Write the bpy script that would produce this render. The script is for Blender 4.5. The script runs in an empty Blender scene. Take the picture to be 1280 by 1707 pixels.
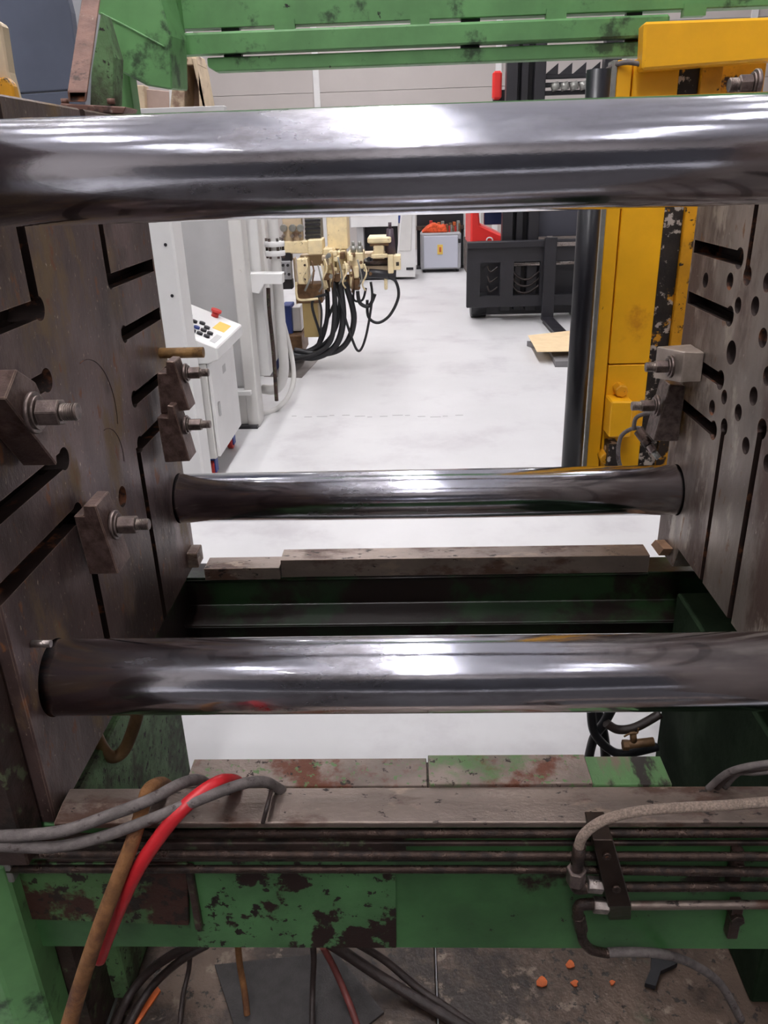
import bpy, bmesh, math, random
from mathutils import Vector, Matrix
random.seed(7)
S = bpy.context.scene
COL = S.collection

# ------------------------------------------------------------------ camera
CAM = Vector((0, 0, 1.62))
TH, YA, RO, FPX = 0.40996704, 0.03971047, -0.03216123, 1315.23      # pitch, yaw, roll, focal length at 1280x1707
_f = Vector((-math.sin(YA)*math.cos(TH), math.cos(YA)*math.cos(TH), -math.sin(TH)))
_r = Vector((math.cos(YA), math.sin(YA), 0))
_u = _r.cross(_f)
RIGHT = _r*math.cos(RO) + _u*math.sin(RO)
UP = _u*math.cos(RO) - _r*math.sin(RO)
FWD = _f
cd = bpy.data.cameras.new('camera')
cd.sensor_fit = 'HORIZONTAL'; cd.sensor_width = 36.0
cd.lens = 36.0*FPX/1280.0
cd.clip_start = 0.02; cd.clip_end = 200
cam = bpy.data.objects.new('camera', cd); COL.objects.link(cam)
m3 = Matrix((RIGHT, UP, -FWD)).transposed()
cam.matrix_world = Matrix.Translation(CAM) @ m3.to_4x4()
S.camera = cam

def at(x, y, X=None, Y=None, Z=None):
    """survey helper: the point seen at photo pixel (x, y) on a plane of known X, Y or Z (metres)"""
    q = RIGHT*((x-640)/FPX) + UP*(-(y-853.5)/FPX) + FWD
    if X is not None: k = (X-CAM.x)/q.x
    elif Y is not None: k = (Y-CAM.y)/q.y
    else: k = (Z-CAM.z)/q.z
    return CAM + q*k

# ------------------------------------------------------------------ world, view
w = bpy.data.worlds.new('world'); S.world = w; w.use_nodes = True
w.node_tree.nodes['Background'].inputs[0].default_value = (0.80, 0.84, 0.95, 1)
w.node_tree.nodes['Background'].inputs[1].default_value = 0.25
S.view_settings.view_transform = 'Standard'
S.view_settings.look = 'None'
S.view_settings.exposure = 0.0
S.view_settings.gamma = 1.0
S.view_settings.use_curve_mapping = False
LAMP = 33.0          # strength of the ceiling LED panels

# ------------------------------------------------------------------ materials
def srgb(r, g, b):
    def c(v):
        v /= 255.0
        return v/12.92 if v <= 0.04045 else ((v+0.055)/1.055)**2.4
    return (c(r), c(g), c(b), 1)

MATS = {}
def mat(name, col, rough=0.5, metal=0.0, layers=(), bump=0.0, bscale=60, var=0.0, vscale=3.0, stretch=(1, 1, 1), spec=0.5, aniso=0.0, coat=0.0, edge=None):
    """base colour + patches. layers: (colour, scale, threshold, softness, roughness, metal)"""
    m = bpy.data.materials.new(name); m.use_nodes = True
    nt = m.node_tree; N = nt.nodes; L = nt.links
    p = N['Principled BSDF']
    tc = N.new('ShaderNodeTexCoord'); mp = N.new('ShaderNodeMapping')
    mp.inputs['Scale'].default_value = stretch
    L.new(tc.outputs['Object'], mp.inputs['Vector'])
    def noise(scale, detail=6, rough=0.6, off=0.0):
        n = N.new('ShaderNodeTexNoise'); n.noise_dimensions = '3D'
        n.inputs['Scale'].default_value = scale; n.inputs['Detail'].default_value = detail
        n.inputs['Roughness'].default_value = rough
        a = N.new('ShaderNodeVectorMath'); a.operation = 'ADD'; a.inputs[1].default_value = (off, off*1.7, off*0.6)
        L.new(mp.outputs['Vector'], a.inputs[0]); L.new(a.outputs[0], n.inputs['Vector'])
        return n.outputs['Fac']
    def mixc(fac, a, b):
        x = N.new('ShaderNodeMix'); x.data_type = 'RGBA'
        L.new(fac, x.inputs['Factor'])
        for s, v in (('A', a), ('B', b)):
            i = [k for k in x.inputs if k.name == s and k.type == 'RGBA'][0]
            if isinstance(v, tuple): i.default_value = v
            else: L.new(v, i)
        return [k for k in x.outputs if k.type == 'RGBA'][0]
    def mixf(fac, a, b):
        x = N.new('ShaderNodeMix'); x.data_type = 'FLOAT'
        L.new(fac, x.inputs[0])
        for idx, v in ((2, a), (3, b)):
            if isinstance(v, (int, float)): x.inputs[idx].default_value = v
            else: L.new(v, x.inputs[idx])
        return x.outputs[0]
    def ramp(fac, lo, hi):
        r = N.new('ShaderNodeMapRange'); r.interpolation_type = 'SMOOTHSTEP'
        r.inputs['From Min'].default_value = lo; r.inputs['From Max'].default_value = hi
        L.new(fac, r.inputs['Value']); return r.outputs['Result']
    c = tuple(col); ro = rough; me = metal
    if var:
        lo = tuple(v*(1-var) for v in col[:3])+(1,); hi = tuple(min(1, v*(1+var)) for v in col[:3])+(1,)
        nf = ramp(noise(vscale, 5, 0.6, 3.1), 0.3, 0.7)
        c = mixc(nf, lo, hi); ro = mixf(nf, max(0.02, rough*(1+var*0.5)), max(0.02, rough*(1-var*0.4)))
    for k, (lc, sc, th, soft, lr, lm) in enumerate(layers):
        f = ramp(noise(sc, 8, 0.65, 11.3*(k+1)), th-soft, th+soft)
        c = mixc(f, c, tuple(lc)); ro = mixf(f, ro, lr); me = mixf(f, me, lm)
    if edge:                                    # worn bright arrises
        bv = N.new('ShaderNodeBevel'); bv.samples = 4; bv.inputs['Radius'].default_value = 0.0022
        ge = N.new('ShaderNodeNewGeometry'); dt = N.new('ShaderNodeVectorMath'); dt.operation = 'DOT_PRODUCT'
        L.new(bv.outputs[0], dt.inputs[0]); L.new(ge.outputs['Normal'], dt.inputs[1])
        sub = N.new('ShaderNodeMath'); sub.operation = 'SUBTRACT'; sub.inputs[0].default_value = 1.0; L.new(dt.outputs['Value'], sub.inputs[1])
        e1 = ramp(sub.outputs[0], 0.01, 0.12)
        mu = N.new('ShaderNodeMath'); mu.operation = 'MULTIPLY'; L.new(e1, mu.inputs[0]); L.new(ramp(noise(30, 4, 0.6, 5.5), 0.35, 0.6), mu.inputs[1])
        c = mixc(mu.outputs[0], c, tuple(edge)); ro = mixf(mu.outputs[0], ro, 0.35)
    for sock, v in (('Base Color', c), ('Roughness', ro), ('Metallic', me)):
        if isinstance(v, (tuple, int, float)): p.inputs[sock].default_value = v
        else: L.new(v, p.inputs[sock])
    p.inputs['Specular IOR Level'].default_value = spec
    if coat: p.inputs['Coat Weight'].default_value = coat; p.inputs['Coat Roughness'].default_value = 0.035; p.inputs['Coat IOR'].default_value = 1.8
    if bump:
        b = N.new('ShaderNodeBump'); b.inputs['Strength'].default_value = bump; b.inputs['Distance'].default_value = 0.004
        L.new(noise(bscale, 6, 0.7, 7.7), b.inputs['Height']); L.new(b.outputs['Normal'], p.inputs['Normal'])
    if aniso:
        t = N.new('ShaderNodeTangent'); t.direction_type = 'RADIAL'; t.axis = 'X'
        p.inputs['Anisotropic Rotation'].default_value = 0.25
        p.inputs['Anisotropic'].default_value = aniso
        L.new(t.outputs[0], p.inputs['Tangent'])
    MATS[name] = m
    return m

BROWN = srgb(52, 36, 31); DARK = srgb(22, 17, 16); RUST = srgb(110, 62, 34)
M_platenL = mat('platen steel', srgb(98, 79, 76), 0.40, 0.5, bump=0.4, bscale=70, var=0.32, vscale=5, stretch=(1, 1, 0.55), edge=srgb(176, 150, 132), 
                layers=[(srgb(118, 94, 64), 7, 0.57, 0.07, 0.6, 0.15), (srgb(60, 44, 41), 3.2, 0.54, 0.07, 0.45, 0.5), (srgb(120, 76, 46), 26, 0.63, 0.04, 0.6, 0.1), (srgb(178, 160, 140), 130, 0.66, 0.03, 0.5, 0.3)])
M_platenR = mat('platen steel grey', srgb(136, 124, 116), 0.38, 0.55, bump=0.35, bscale=60, var=0.28, vscale=5, stretch=(1, 1, 0.45), edge=srgb(176, 150, 132), 
                layers=[(srgb(88, 68, 60), 4, 0.53, 0.07, 0.5, 0.4), (srgb(170, 158, 146), 14, 0.60, 0.06, 0.4, 0.5), (srgb(124, 88, 62), 30, 0.66, 0.04, 0.6, 0.1), (srgb(190, 180, 170), 140, 0.68, 0.03, 0.5, 0.3)])
M_slot = mat('slot steel', srgb(48, 34, 30), 0.6, 0.4, var=0.3, layers=[(srgb(120, 70, 40), 20, 0.6, 0.06, 0.7, 0.1)])
M_clamp = mat('clamp steel', srgb(102, 82, 76), 0.42, 0.5, bump=0.5, bscale=80, edge=srgb(176, 150, 132),  var=0.3, vscale=18, layers=[(srgb(70, 50, 44), 14, 0.56, 0.08, 0.55, 0.4)])
M_clampG = mat('clamp steel grey', srgb(160, 146, 136), 0.42, 0.4, edge=srgb(200, 185, 170), bump=0.3, bscale=60, var=0.2, vscale=18)
M_nut = mat('nut steel', srgb(112, 98, 94), 0.33, 0.7, edge=srgb(185, 170, 158),  bump=0.3, bscale=120, var=0.4, vscale=60)
M_green = mat('green paint', srgb(98, 148, 92), 0.42, 0, bump=0.08, var=0.18, vscale=5,
              layers=[(srgb(50, 75, 48), 7, 0.60, 0.05, 0.5, 0), (DARK, 26, 0.70, 0.02, 0.6, 0)])
M_greenworn = mat('worn green paint', srgb(70, 112, 68), 0.40, 0, bump=0.3, bscale=50, var=0.25, vscale=6,
                  layers=[(srgb(40, 22, 18), 9, 0.54, 0.015, 0.6, 0.2), (srgb(30, 20, 16), 42, 0.60, 0.012, 0.6, 0.1)])
M_greenheavy = mat('heavily worn green paint', srgb(72, 108, 62), 0.45, 0, bump=0.5, bscale=60, var=0.25, vscale=8,
                  layers=[(srgb(66, 38, 30), 7, 0.49, 0.03, 0.6, 0.2), (srgb(36, 24, 18), 36, 0.55, 0.02, 0.6, 0.1)])
M_scraped = mat('scraped green plate', srgb(86, 124, 76), 0.45, 0.1, bump=0.3, var=0.2, vscale=9, stretch=(1, .4, 1), layers=[(srgb(120, 104, 92), 12, 0.54, 0.06, 0.5, 0.3), (srgb(34, 26, 22), 14, 0.57, 0.04, 0.5, 0.1)])
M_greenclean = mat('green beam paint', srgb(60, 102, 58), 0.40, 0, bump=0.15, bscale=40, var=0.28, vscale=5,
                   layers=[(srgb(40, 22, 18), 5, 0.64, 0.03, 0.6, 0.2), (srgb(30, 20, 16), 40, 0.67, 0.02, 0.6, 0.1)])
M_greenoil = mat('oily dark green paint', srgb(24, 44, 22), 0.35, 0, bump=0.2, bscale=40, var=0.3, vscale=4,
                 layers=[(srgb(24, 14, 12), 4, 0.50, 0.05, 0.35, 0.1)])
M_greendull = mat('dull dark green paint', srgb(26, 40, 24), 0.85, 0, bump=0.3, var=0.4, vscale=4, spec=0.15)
M_moss = mat('flaking green paint', srgb(88, 122, 78), 0.6, 0, bump=0.8, bscale=70, var=0.25, vscale=12,
             layers=[(srgb(62, 70, 48), 8, 0.52, 0.08, 0.7, 0), (srgb(34, 28, 22), 60, 0.60, 0.03, 0.7, 0)])
M_rail = mat('guide rail steel', srgb(128, 114, 106), 0.34, 0.6, bump=0.5, bscale=80, edge=srgb(176, 150, 132),  var=0.25, vscale=6, stretch=(0.5, 1, 1),
             layers=[(srgb(84, 60, 50), 7, 0.55, 0.05, 0.5, 0.3), (srgb(150, 132, 118), 16, 0.60, 0.05, 0.4, 0.5), (srgb(35, 24, 20), 60, 0.63, 0.02, 0.6, 0.1)])
M_plate = mat('slide plate', srgb(126, 112, 104), 0.4, 0.4, bump=0.6, edge=srgb(176, 150, 132),  bscale=50, var=0.25, vscale=8,
              layers=[(srgb(84, 118, 66), 5, 0.55, 0.06, 0.55, 0), (srgb(108, 62, 44), 9, 0.56, 0.06, 0.6, 0.2), (srgb(92, 120, 72), 60, 0.60, 0.03, 0.6, 0), (srgb(45, 32, 26), 60, 0.62, 0.03, 0.6, 0.1)])
M_pipe = mat('oily pipe steel', srgb(74, 60, 54), 0.30, 0.8, bump=0.6, bscale=130, var=0.4, vscale=30, layers=[(srgb(34, 22, 18), 30, 0.55, 0.06, 0.55, 0.2)])
M_block = mat('manifold steel', srgb(58, 46, 40), 0.35, 0.7, bump=0.2, bscale=50, var=0.3, vscale=20, layers=[(srgb(205, 115, 40), 14, 0.74, 0.02, 0.6, 0)])
M_bright = mat('bright fitting steel', srgb(160, 150, 145), 0.3, 0.9, bump=0.3, bscale=120, var=0.3, vscale=60)
M_braid = mat('braided steel hose', srgb(186, 166, 152), 0.38, 0.6, bump=1.0, bscale=420, var=0.3, vscale=300)
M_greyhose = mat('grey dusty rubber', srgb(104, 96, 94), 0.7, 0, bump=0.5, bscale=200, var=0.25, vscale=40, layers=[(srgb(60, 48, 46), 60, 0.62, 0.04, 0.7, 0)])
M_darkhose = mat('dark oily rubber', srgb(52, 42, 40), 0.40, 0, bump=0.4, bscale=200, var=0.3, vscale=30)
M_blackhose = mat('black rubber', srgb(30, 30, 34), 0.45, 0, var=0.2)
M_red = mat('red hose rubber', srgb(198, 38, 46), 0.38, 0, bump=0.15, bscale=90, var=0.15, vscale=15, layers=[(srgb(120, 60, 66), 30, 0.68, 0.04, 0.6, 0)])
M_brownhose = mat('brown fabric hose', srgb(142, 96, 56), 0.65, 0, bump=0.9, bscale=260, var=0.3, vscale=30, layers=[(srgb(92, 52, 34), 8, 0.56, 0.08, 0.6, 0)])
M_orange = mat('orange paint', srgb(196, 96, 44), 0.6, 0, bump=0.3, var=0.3, vscale=30)
M_yellow = mat('yellow paint', srgb(244, 178, 26), 0.40, 0, bump=0.1, var=0.08, vscale=5,
               layers=[(srgb(206, 134, 20), 4, 0.63, 0.06, 0.5, 0), (srgb(70, 40, 18), 34, 0.70, 0.015, 0.6, 0)])
M_yellowworn = mat('grimy yellow paint', srgb(214, 150, 22), 0.45, 0, bump=0.3, var=0.2, vscale=8,
                   layers=[(srgb(42, 28, 18), 12, 0.56, 0.03, 0.6, 0), (srgb(42, 28, 18), 50, 0.64, 0.02, 0.6, 0)])
M_grime = mat('grime and bare metal', srgb(40, 34, 30), 0.5, 0.1, bump=0.6, bscale=80, var=0.4, vscale=14,
              layers=[(srgb(190, 178, 168), 30, 0.56, 0.025, 0.5, 0.2), (srgb(214, 150, 30), 13, 0.62, 0.02, 0.5, 0), (srgb(26, 20, 18), 20, 0.58, 0.03, 0.5, 0)])
M_black = mat('black paint', srgb(34, 33, 38), 0.4, 0, var=0.2)
M_pole = mat('black pole', srgb(26, 26, 32), 0.35, 0, var=0.15)
M_alu = mat('dull aluminium', srgb(150, 150, 145), 0.4, 0.5, var=0.15, vscale=20)
M_white = mat('white machine paint', srgb(222, 221, 220), 0.45, 0, var=0.04, vscale=3)
M_offwhite = mat('off white machine paint', srgb(205, 203, 200), 0.5, 0, var=0.05, vscale=3, layers=[(srgb(150, 140, 125), 14, 0.72, 0.04, 0.6, 0)])
M_greypanel = mat('light grey panel', srgb(178, 177, 177), 0.5, 0, var=0.05)
M_blue = mat('blue paint', srgb(40, 62, 130), 0.5, 0, var=0.1)
M_cream = mat('cream machine paint', srgb(236, 218, 176), 0.45, 0, var=0.1, vscale=12, bump=0.1, layers=[(srgb(120, 92, 60), 30, 0.66, 0.04, 0.6, 0)])
M_creamd = mat('cream casting', srgb(196, 176, 148), 0.6, 0, var=0.12, vscale=6, layers=[(srgb(130, 104, 88), 4, 0.60, 0.06, 0.6, 0)])
M_bronze = mat('brown oily metal', srgb(112, 84, 58), 0.5, 0.3, var=0.3, vscale=20)
M_pin = mat('rusty brass pin', srgb(138, 104, 62), 0.55, 0.35, bump=0.6, bscale=90, var=0.3, vscale=25, layers=[(srgb(80, 50, 34), 20, 0.56, 0.06, 0.6, 0.2)])
M_redpaint = mat('red truck paint', srgb(225, 52, 48), 0.35, 0, var=0.05)
M_card = mat('cardboard', srgb(222, 196, 156), 0.85, 0, var=0.06, vscale=8, bump=0.1)
M_navy = mat('dark blue grey panel', srgb(82, 88, 104), 0.45, 0, var=0.15, vscale=2)
M_navyd = mat('added dark wall', srgb(58, 58, 62), 0.5, 0, var=0.15, vscale=2)
M_lgrey = mat('light grey sheet', srgb(160, 160, 164), 0.5, 0, var=0.05)
M_rusttube = mat('rusty square tube', srgb(112, 82, 72), 0.5, 0.3, bump=0.4, bscale=60, var=0.25, vscale=14, layers=[(srgb(170, 160, 150), 22, 0.64, 0.04, 0.5, 0.3), (srgb(60, 42, 36), 16, 0.60, 0.05, 0.6, 0.1)])
M_tray = mat('oily steel tray', srgb(90, 74, 64), 0.36, 0.3, bump=0.6, bscale=40, var=0.35, vscale=5,
             layers=[(srgb(46, 36, 32), 4, 0.50, 0.08, 0.3, 0.3), (srgb(128, 112, 100), 18, 0.62, 0.05, 0.4, 0.4), (srgb(36, 28, 24), 50, 0.60, 0.03, 0.4, 0.1), (srgb(176, 92, 36), 9, 0.735, 0.015, 0.7, 0), (srgb(46, 66, 44), 3, 0.62, 0.05, 0.45, 0)])
M_matrub = mat('dark rubber mat', srgb(58, 54, 54), 0.55, 0, bump=0.6, bscale=140, var=0.25, vscale=20)
M_wood = mat('tan wood chip', srgb(176, 138, 110), 0.7, 0, var=0.15, vscale=40)
M_glass = mat('dark screen', srgb(40, 50, 80), 0.15, 0)
M_orangecloth = mat('orange cloth', srgb(214, 82, 40), 0.8, 0, var=0.3, vscale=30)
M_redplastic = mat('red plastic', srgb(190, 50, 45), 0.4, 0)
M_dkbrown = mat('brown grimy steel', srgb(66, 50, 45), 0.5, 0.4, bump=0.5, bscale=60, var=0.35, vscale=7, layers=[(srgb(84, 92, 66), 34, 0.60, 0.04, 0.7, 0), (srgb(34, 26, 22), 12, 0.56, 0.05, 0.6, 0.2)])
M_floor = mat('epoxy floor', srgb(203, 202, 203), 0.48, 0, var=0.05, vscale=0.8, layers=[(srgb(184, 181, 184), 1.6, 0.60, 0.12, 0.4, 0), (srgb(150, 148, 150), 14, 0.74, 0.03, 0.5, 0)])
M_wall = mat('grey sandwich panel', srgb(186, 179, 175), 0.6, 0, var=0.03, vscale=1)
M_ceil = mat('ceiling sheet', srgb(222, 222, 226), 0.7, 0, var=0.05)
M_yelsign = mat('yellow sticker', srgb(226, 190, 90), 0.5, 0)

def bar_material():
    m = mat('ground chrome bar', srgb(208, 210, 222), 0.125, 1.0, var=0.12, vscale=5, stretch=(0.35, 1, 1), aniso=0.88, coat=1.0,
            bump=0.05, bscale=140,
            layers=[(srgb(128, 124, 130), 6, 0.58, 0.10, 0.34, 1.0)])
    return m
M_bar = bar_material()

def emit(name, col, s):
    m = bpy.data.materials.new(name); m.use_nodes = True
    p = m.node_tree.nodes['Principled BSDF']
    p.inputs['Base Color'].default_value = (0.8, 0.8, 0.8, 1)
    p.inputs['Emission Color'].default_value = col; p.inputs['Emission Strength'].default_value = s
    return m
M_lamp = emit('led panel', (1.0, 0.98, 1.0, 1), LAMP)
M_lampc = emit('led panel bright', (1.0, 0.98, 1.0, 1), LAMP*1.55)

# ------------------------------------------------------------------ builders
class MB:
    """collects shapes in world coordinates, links them as one mesh object"""
    def __init__(self): self.v = []; self.f = []; self.s = []
    def add(self, vs, fs, smooth=False):
        o = len(self.v); self.v += [tuple(v) for v in vs]
        for f in fs: self.f.append([i+o for i in f]); self.s.append(smooth)
        return self
    def box(self, a, b):
        x0, y0, z0 = [min(a[i], b[i]) for i in range(3)]; x1, y1, z1 = [max(a[i], b[i]) for i in range(3)]
        vs = [(x0,y0,z0),(x1,y0,z0),(x1,y1,z0),(x0,y1,z0),(x0,y0,z1),(x1,y0,z1),(x1,y1,z1),(x0,y1,z1)]
        return self.add(vs, [(0,3,2,1),(4,5,6,7),(0,1,5,4),(1,2,6,5),(2,3,7,6),(3,0,4,7)])
    def hexa(self, low, high):
        """two matching polygons (lists of points) joined into a closed solid"""
        n = len(low); vs = list(low)+list(high)
        fs = [tuple(reversed(range(n))), tuple(range(n, 2*n))]
        fs += [(i, (i+1) % n, n+(i+1) % n, n+i) for i in range(n)]
        return self.add(vs, fs)
    def prism(self, poly, axis, a, b):
        """2D polygon extruded along an axis; poly in the two remaining axes (in X,Y,Z order)"""
        def P(u, v, t):
            return {'X': (t, u, v), 'Y': (u, t, v), 'Z': (u, v, t)}[axis]
        return self.hexa([P(u, v, a) for u, v in poly], [P(u, v, b) for u, v in poly])
    def cyl(self, p0, p1, r, seg=20, r1=None, hexed=False):
        p0 = Vector(p0); p1 = Vector(p1); r1 = r if r1 is None else r1
        d = (p1-p0).normalized(); a = d.orthogonal().normalized(); b = d.cross(a)
        if hexed: seg = 6
        vs = []
        for p, rr in ((p0, r), (p1, r1)):
            for i in range(seg):
                t = 2*math.pi*i/seg; vs.append(p+a*(rr*math.cos(t))+b*(rr*math.sin(t)))
        o = len(self.v); self.v += [tuple(v) for v in vs]
        for i in range(seg):
            j = (i+1) % seg; self.f.append([o+i, o+j, o+seg+j, o+seg+i]); self.s.append(not hexed)
        self.f.append([o+i for i in reversed(range(seg))]); self.s.append(False)
        self.f.append([o+seg+i for i in range(seg)]); self.s.append(False)
        return self
    def tube(self, pts, r, seg=10, sub=8, radii=None, straight=False):
        pts = [Vector(p) for p in pts]
        rr = radii or [r]*len(pts)
        if straight or len(pts) < 3: P = pts; R = rr
        else:
            P = []; R = []
            for i in range(len(pts)-1):
                p0 = pts[max(i-1, 0)]; p1 = pts[i]; p2 = pts[i+1]; p3 = pts[min(i+2, len(pts)-1)]
                for k in range(sub):
                    t = k/sub
                    P.append(0.5*((2*p1)+(p2-p0)*t+(2*p0-5*p1+4*p2-p3)*t*t+(3*p1-p0-3*p2+p3)*t**3)); R.append(rr[i]*(1-t)+rr[i+1]*t)
            P.append(pts[-1]); R.append(rr[-1])
        o = len(self.v); n = len(P); nrm = None
        for i, p in enumerate(P):
            d = (P[min(i+1, n-1)]-P[max(i-1, 0)]).normalized()
            if nrm is None: nrm = d.orthogonal().normalized()
            nrm = (nrm-d*nrm.dot(d)).normalized(); b = d.cross(nrm)
            for k in range(seg):
                t = 2*math.pi*k/seg; self.v.append(tuple(p+nrm*(R[i]*math.cos(t))+b*(R[i]*math.sin(t))))
        for i in range(n-1):
            for k in range(seg):
                j = (k+1) % seg; self.f.append([o+i*seg+k, o+i*seg+j, o+(i+1)*seg+j, o+(i+1)*seg+k]); self.s.append(True)
        self.f.append([o+k for k in reversed(range(seg))]); self.s.append(False)
        self.f.append([o+(n-1)*seg+k for k in range(seg)]); self.s.append(False)
        return self
    def build(self, name, m, parent=None, bevel=0.0, label=None, bseg=1):
        xs, ys, zs = zip(*self.v)
        if parent is not None:
            loc = Vector(WLOC[parent.name])
        else:
            loc = Vector(((min(xs)+max(xs))/2, (min(ys)+max(ys))/2, min(zs)))
        me = bpy.data.meshes.new(name)
        me.from_pydata([(v[0]-loc.x, v[1]-loc.y, v[2]-loc.z) for v in self.v], [], self.f)
        bm = bmesh.new(); bm.from_mesh(me)
        for f, s in zip(bm.faces, self.s): f.smooth = s
        bmesh.ops.recalc_face_normals(bm, faces=bm.faces)
        if bevel:
            es = [e for e in bm.edges if len(e.link_faces) == 2 and e.calc_face_angle(0) > 0.6]
            bmesh.ops.bevel(bm, geom=es, offset=bevel, segments=bseg, affect='EDGES', clamp_overlap=True)
        bm.to_mesh(me); bm.free()
        me.materials.append(m)
        o = bpy.data.objects.new(name, me); COL.objects.link(o)
        if parent is not None: o.parent = parent; o.location = (0, 0, 0)
        else: o.location = loc
        WLOC[o.name] = tuple(loc)
        if label: o['label'] = label
        return o
WLOC = {}
def tag(o, label, cat, group=None):
    o['label'] = label; o['category'] = cat
    if group: o['group'] = group
    return o
def struct(o): o['kind'] = 'structure'; return o
def thing(name, loc, label, cat, group=None):
    e = bpy.data.objects.new(name, None); COL.objects.link(e); e.location = loc; e.empty_display_size = 0.1
    WLOC[e.name] = tuple(loc); return tag(e, label, cat, group)
def box(name, a, b, m, parent=None, bevel=0.0, label=None): return MB().box(a, b).build(name, m, parent, bevel, label)
def cyl(name, p0, p1, r, m, parent=None, seg=20, label=None, r1=None, hexed=False, bevel=0): return MB().cyl(p0, p1, r, seg, r1, hexed).build(name, m, parent, bevel, label)
def tube(name, pts, r, m, parent=None, label=None, seg=10, radii=None, sub=8, straight=False): return MB().tube(pts, r, seg, sub, radii, straight).build(name, m, parent, 0, label)
def prism(name, poly, axis, a, b, m, parent=None, bevel=0.0, label=None): return MB().prism(poly, axis, a, b).build(name, m, parent, bevel, label)
def carve(o, cutters, slotmat=None):
    """boolean-cut closed cutter shapes (world coordinates) from o, keep only the result"""
    c = MB()
    for k in cutters: k(c)
    co = c.build('cutter', slotmat or o.data.materials[0])
    if slotmat: o.data.materials.append(slotmat)
    md = o.modifiers.new('cut', 'BOOLEAN'); md.operation = 'DIFFERENCE'; md.object = co; md.solver = 'EXACT'; md.use_self = True
    try: md.material_mode = 'TRANSFER'
    except Exception: pass
    bpy.context.view_layer.update()
    dg = bpy.context.evaluated_depsgraph_get()
    me = bpy.data.meshes.new_from_object(o.evaluated_get(dg))
    o.modifiers.clear(); old = o.data; o.data = me; me.name = o.name
    bpy.data.meshes.remove(old)
    cm = co.data; WLOC.pop(co.name, None); bpy.data.objects.remove(co); bpy.data.meshes.remove(cm)

# ================================================================== the hall
struct(box('floor', (-9, -8, -0.1), (11, 18.2, 0), M_floor))
fj = MB()
for k in range(14):
    p = at(486+k*21, 694+1.5*math.sin(k*1.3), Z=0.0004); fj.box((p.x, p.y, 0.0), (p.x+0.035+0.02*(k % 3), p.y+0.012, 0.0006))
struct(fj.build('trim_1', mat('grey floor scuffs', srgb(150, 148, 150), .5)))
struct(box('ceiling', (-9, -8, 6.4), (11, 18.2, 6.5), M_ceil))
wb = thing('wall_back', (1, 18.1, 0), '', ''); del wb['label']; del wb['category']; struct(wb)
px = [-9, -6.3, -4.25, -1.80, 1.85, 4.3, 6.75, 9.2, 11]
for i in range(len(px)-1):
    for z0, z1 in ((0, 1.02), (1.025, 2.045), (2.05, 3.07), (3.075, 4.095), (4.1, 5.2), (5.205, 6.4)):
        box('panel', (px[i]+0.006, 18.0, z0+0.003), (px[i+1]-0.006, 18.1, z1), M_wall, wb)
box('backing', (-9, 18.1, 0), (11, 18.2, 6.4), M_lgrey, wb)
for x in px[1:-1]: box('joint_strip', (x-0.06, 17.96, 0), (x+0.06, 18.0, 6.4), M_white, wb)
struct(box('wall_left', (-9.1, -8, 0), (-9, 18.2, 6.5), M_wall))
struct(box('wall_right', (11, -8, 0), (11.1, 18.2, 6.5), M_wall))
struct(box('wall_added_dark', (-5, -2.3, 0), (5, -2.2, 2.1), M_navyd, bevel=0.01))  # unseen dark wall behind the camera, added to darken the tie bar reflections
struct(box('floor_added_dark', (-3, -1.6, 0.001), (3, 0.72, 0.012), M_matrub, bevel=0.003))  # unseen dark strip, added so the bars' lower halves mirror less bright floor
struct(box('wall_front', (-9.1, -8.1, 0), (11.1, -8, 6.5), M_wall))
# ceiling lamps: rows of LED panels
for i, X in enumerate((-5.6, -0.52, 5.2)):
    hw, hl = (0.12, 1.27) if i == 1 else (0.14, 0.60)
    for j, Y in enumerate([-5.6+2.6*q_ for q_ in range(9)] if i == 1 else (-4.6, -2.4, 1.0, 3.8, 6.6, 9.4, 12.2, 16.6)):
        t = thing('ceiling_light', (X, Y, 6.18), ('flat white LED panel of the left row above the hall', 'long white LED panel of the middle row above the machine', 'flat white LED panel of the right row above the hall')[i], 'ceiling light', 'LED panels on the hall ceiling, '+('left row', 'middle row', 'right row')[i])
        box('housing', (X-hw-0.02, Y-hl-0.02, 6.23), (X+hw+0.02, Y+hl+0.02, 6.27), M_white, t)
        box('diffuser', (X-hw, Y-hl, 6.215), (X+hw, Y+hl, 6.23), M_lampc if i == 1 else M_lamp, t)
        cyl('hanger', (X, Y, 6.27), (X, Y, 6.4), 0.01, M_alu, t, seg=8)

# ================================================================== the moulding machine
XL, XR = -0.591, 0.654
YF, YB, ZU, ZLW, BR = 1.068, 1.836, 1.628, 0.8686, 0.0625

# ---- platens with T-slots
def hslot(z, y0, y1, X, sgn, wdt=0.028):       # horizontal slot along Y cut in a face at X; sgn=-1: material towards -X
    def k(c):
        c.box((X+0.01*(-sgn), y0, z-wdt/2), (X+sgn*0.055, y1, z+wdt/2))
        c.box((X+sgn*0.024, y0-0.001, z-wdt*0.95), (X+sgn*0.050, y1, z+wdt*0.95))
    return k
def vslot(y, z0, z1, X, sgn, wdt=0.026):
    def k(c):
        c.box((X+0.01*(-sgn), y-wdt/2, z0), (X+sgn*0.055, y+wdt/2, z1))
        c.box((X+sgn*0.026, y-wdt*0.9, z0), (X+sgn*0.050, y+wdt*0.9, z1))
    return k
def hole(y, z, r, X, sgn, d=0.06):
    def k(c): c.cyl((X-sgn*0.01, y, z), (X+sgn*d, y, z), r, 24)
    return k
LP = thing('platen', (-0.72, 1.43, 0.655), 'brown steel machine platen with T-slots on the left', 'machine plate')
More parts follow.
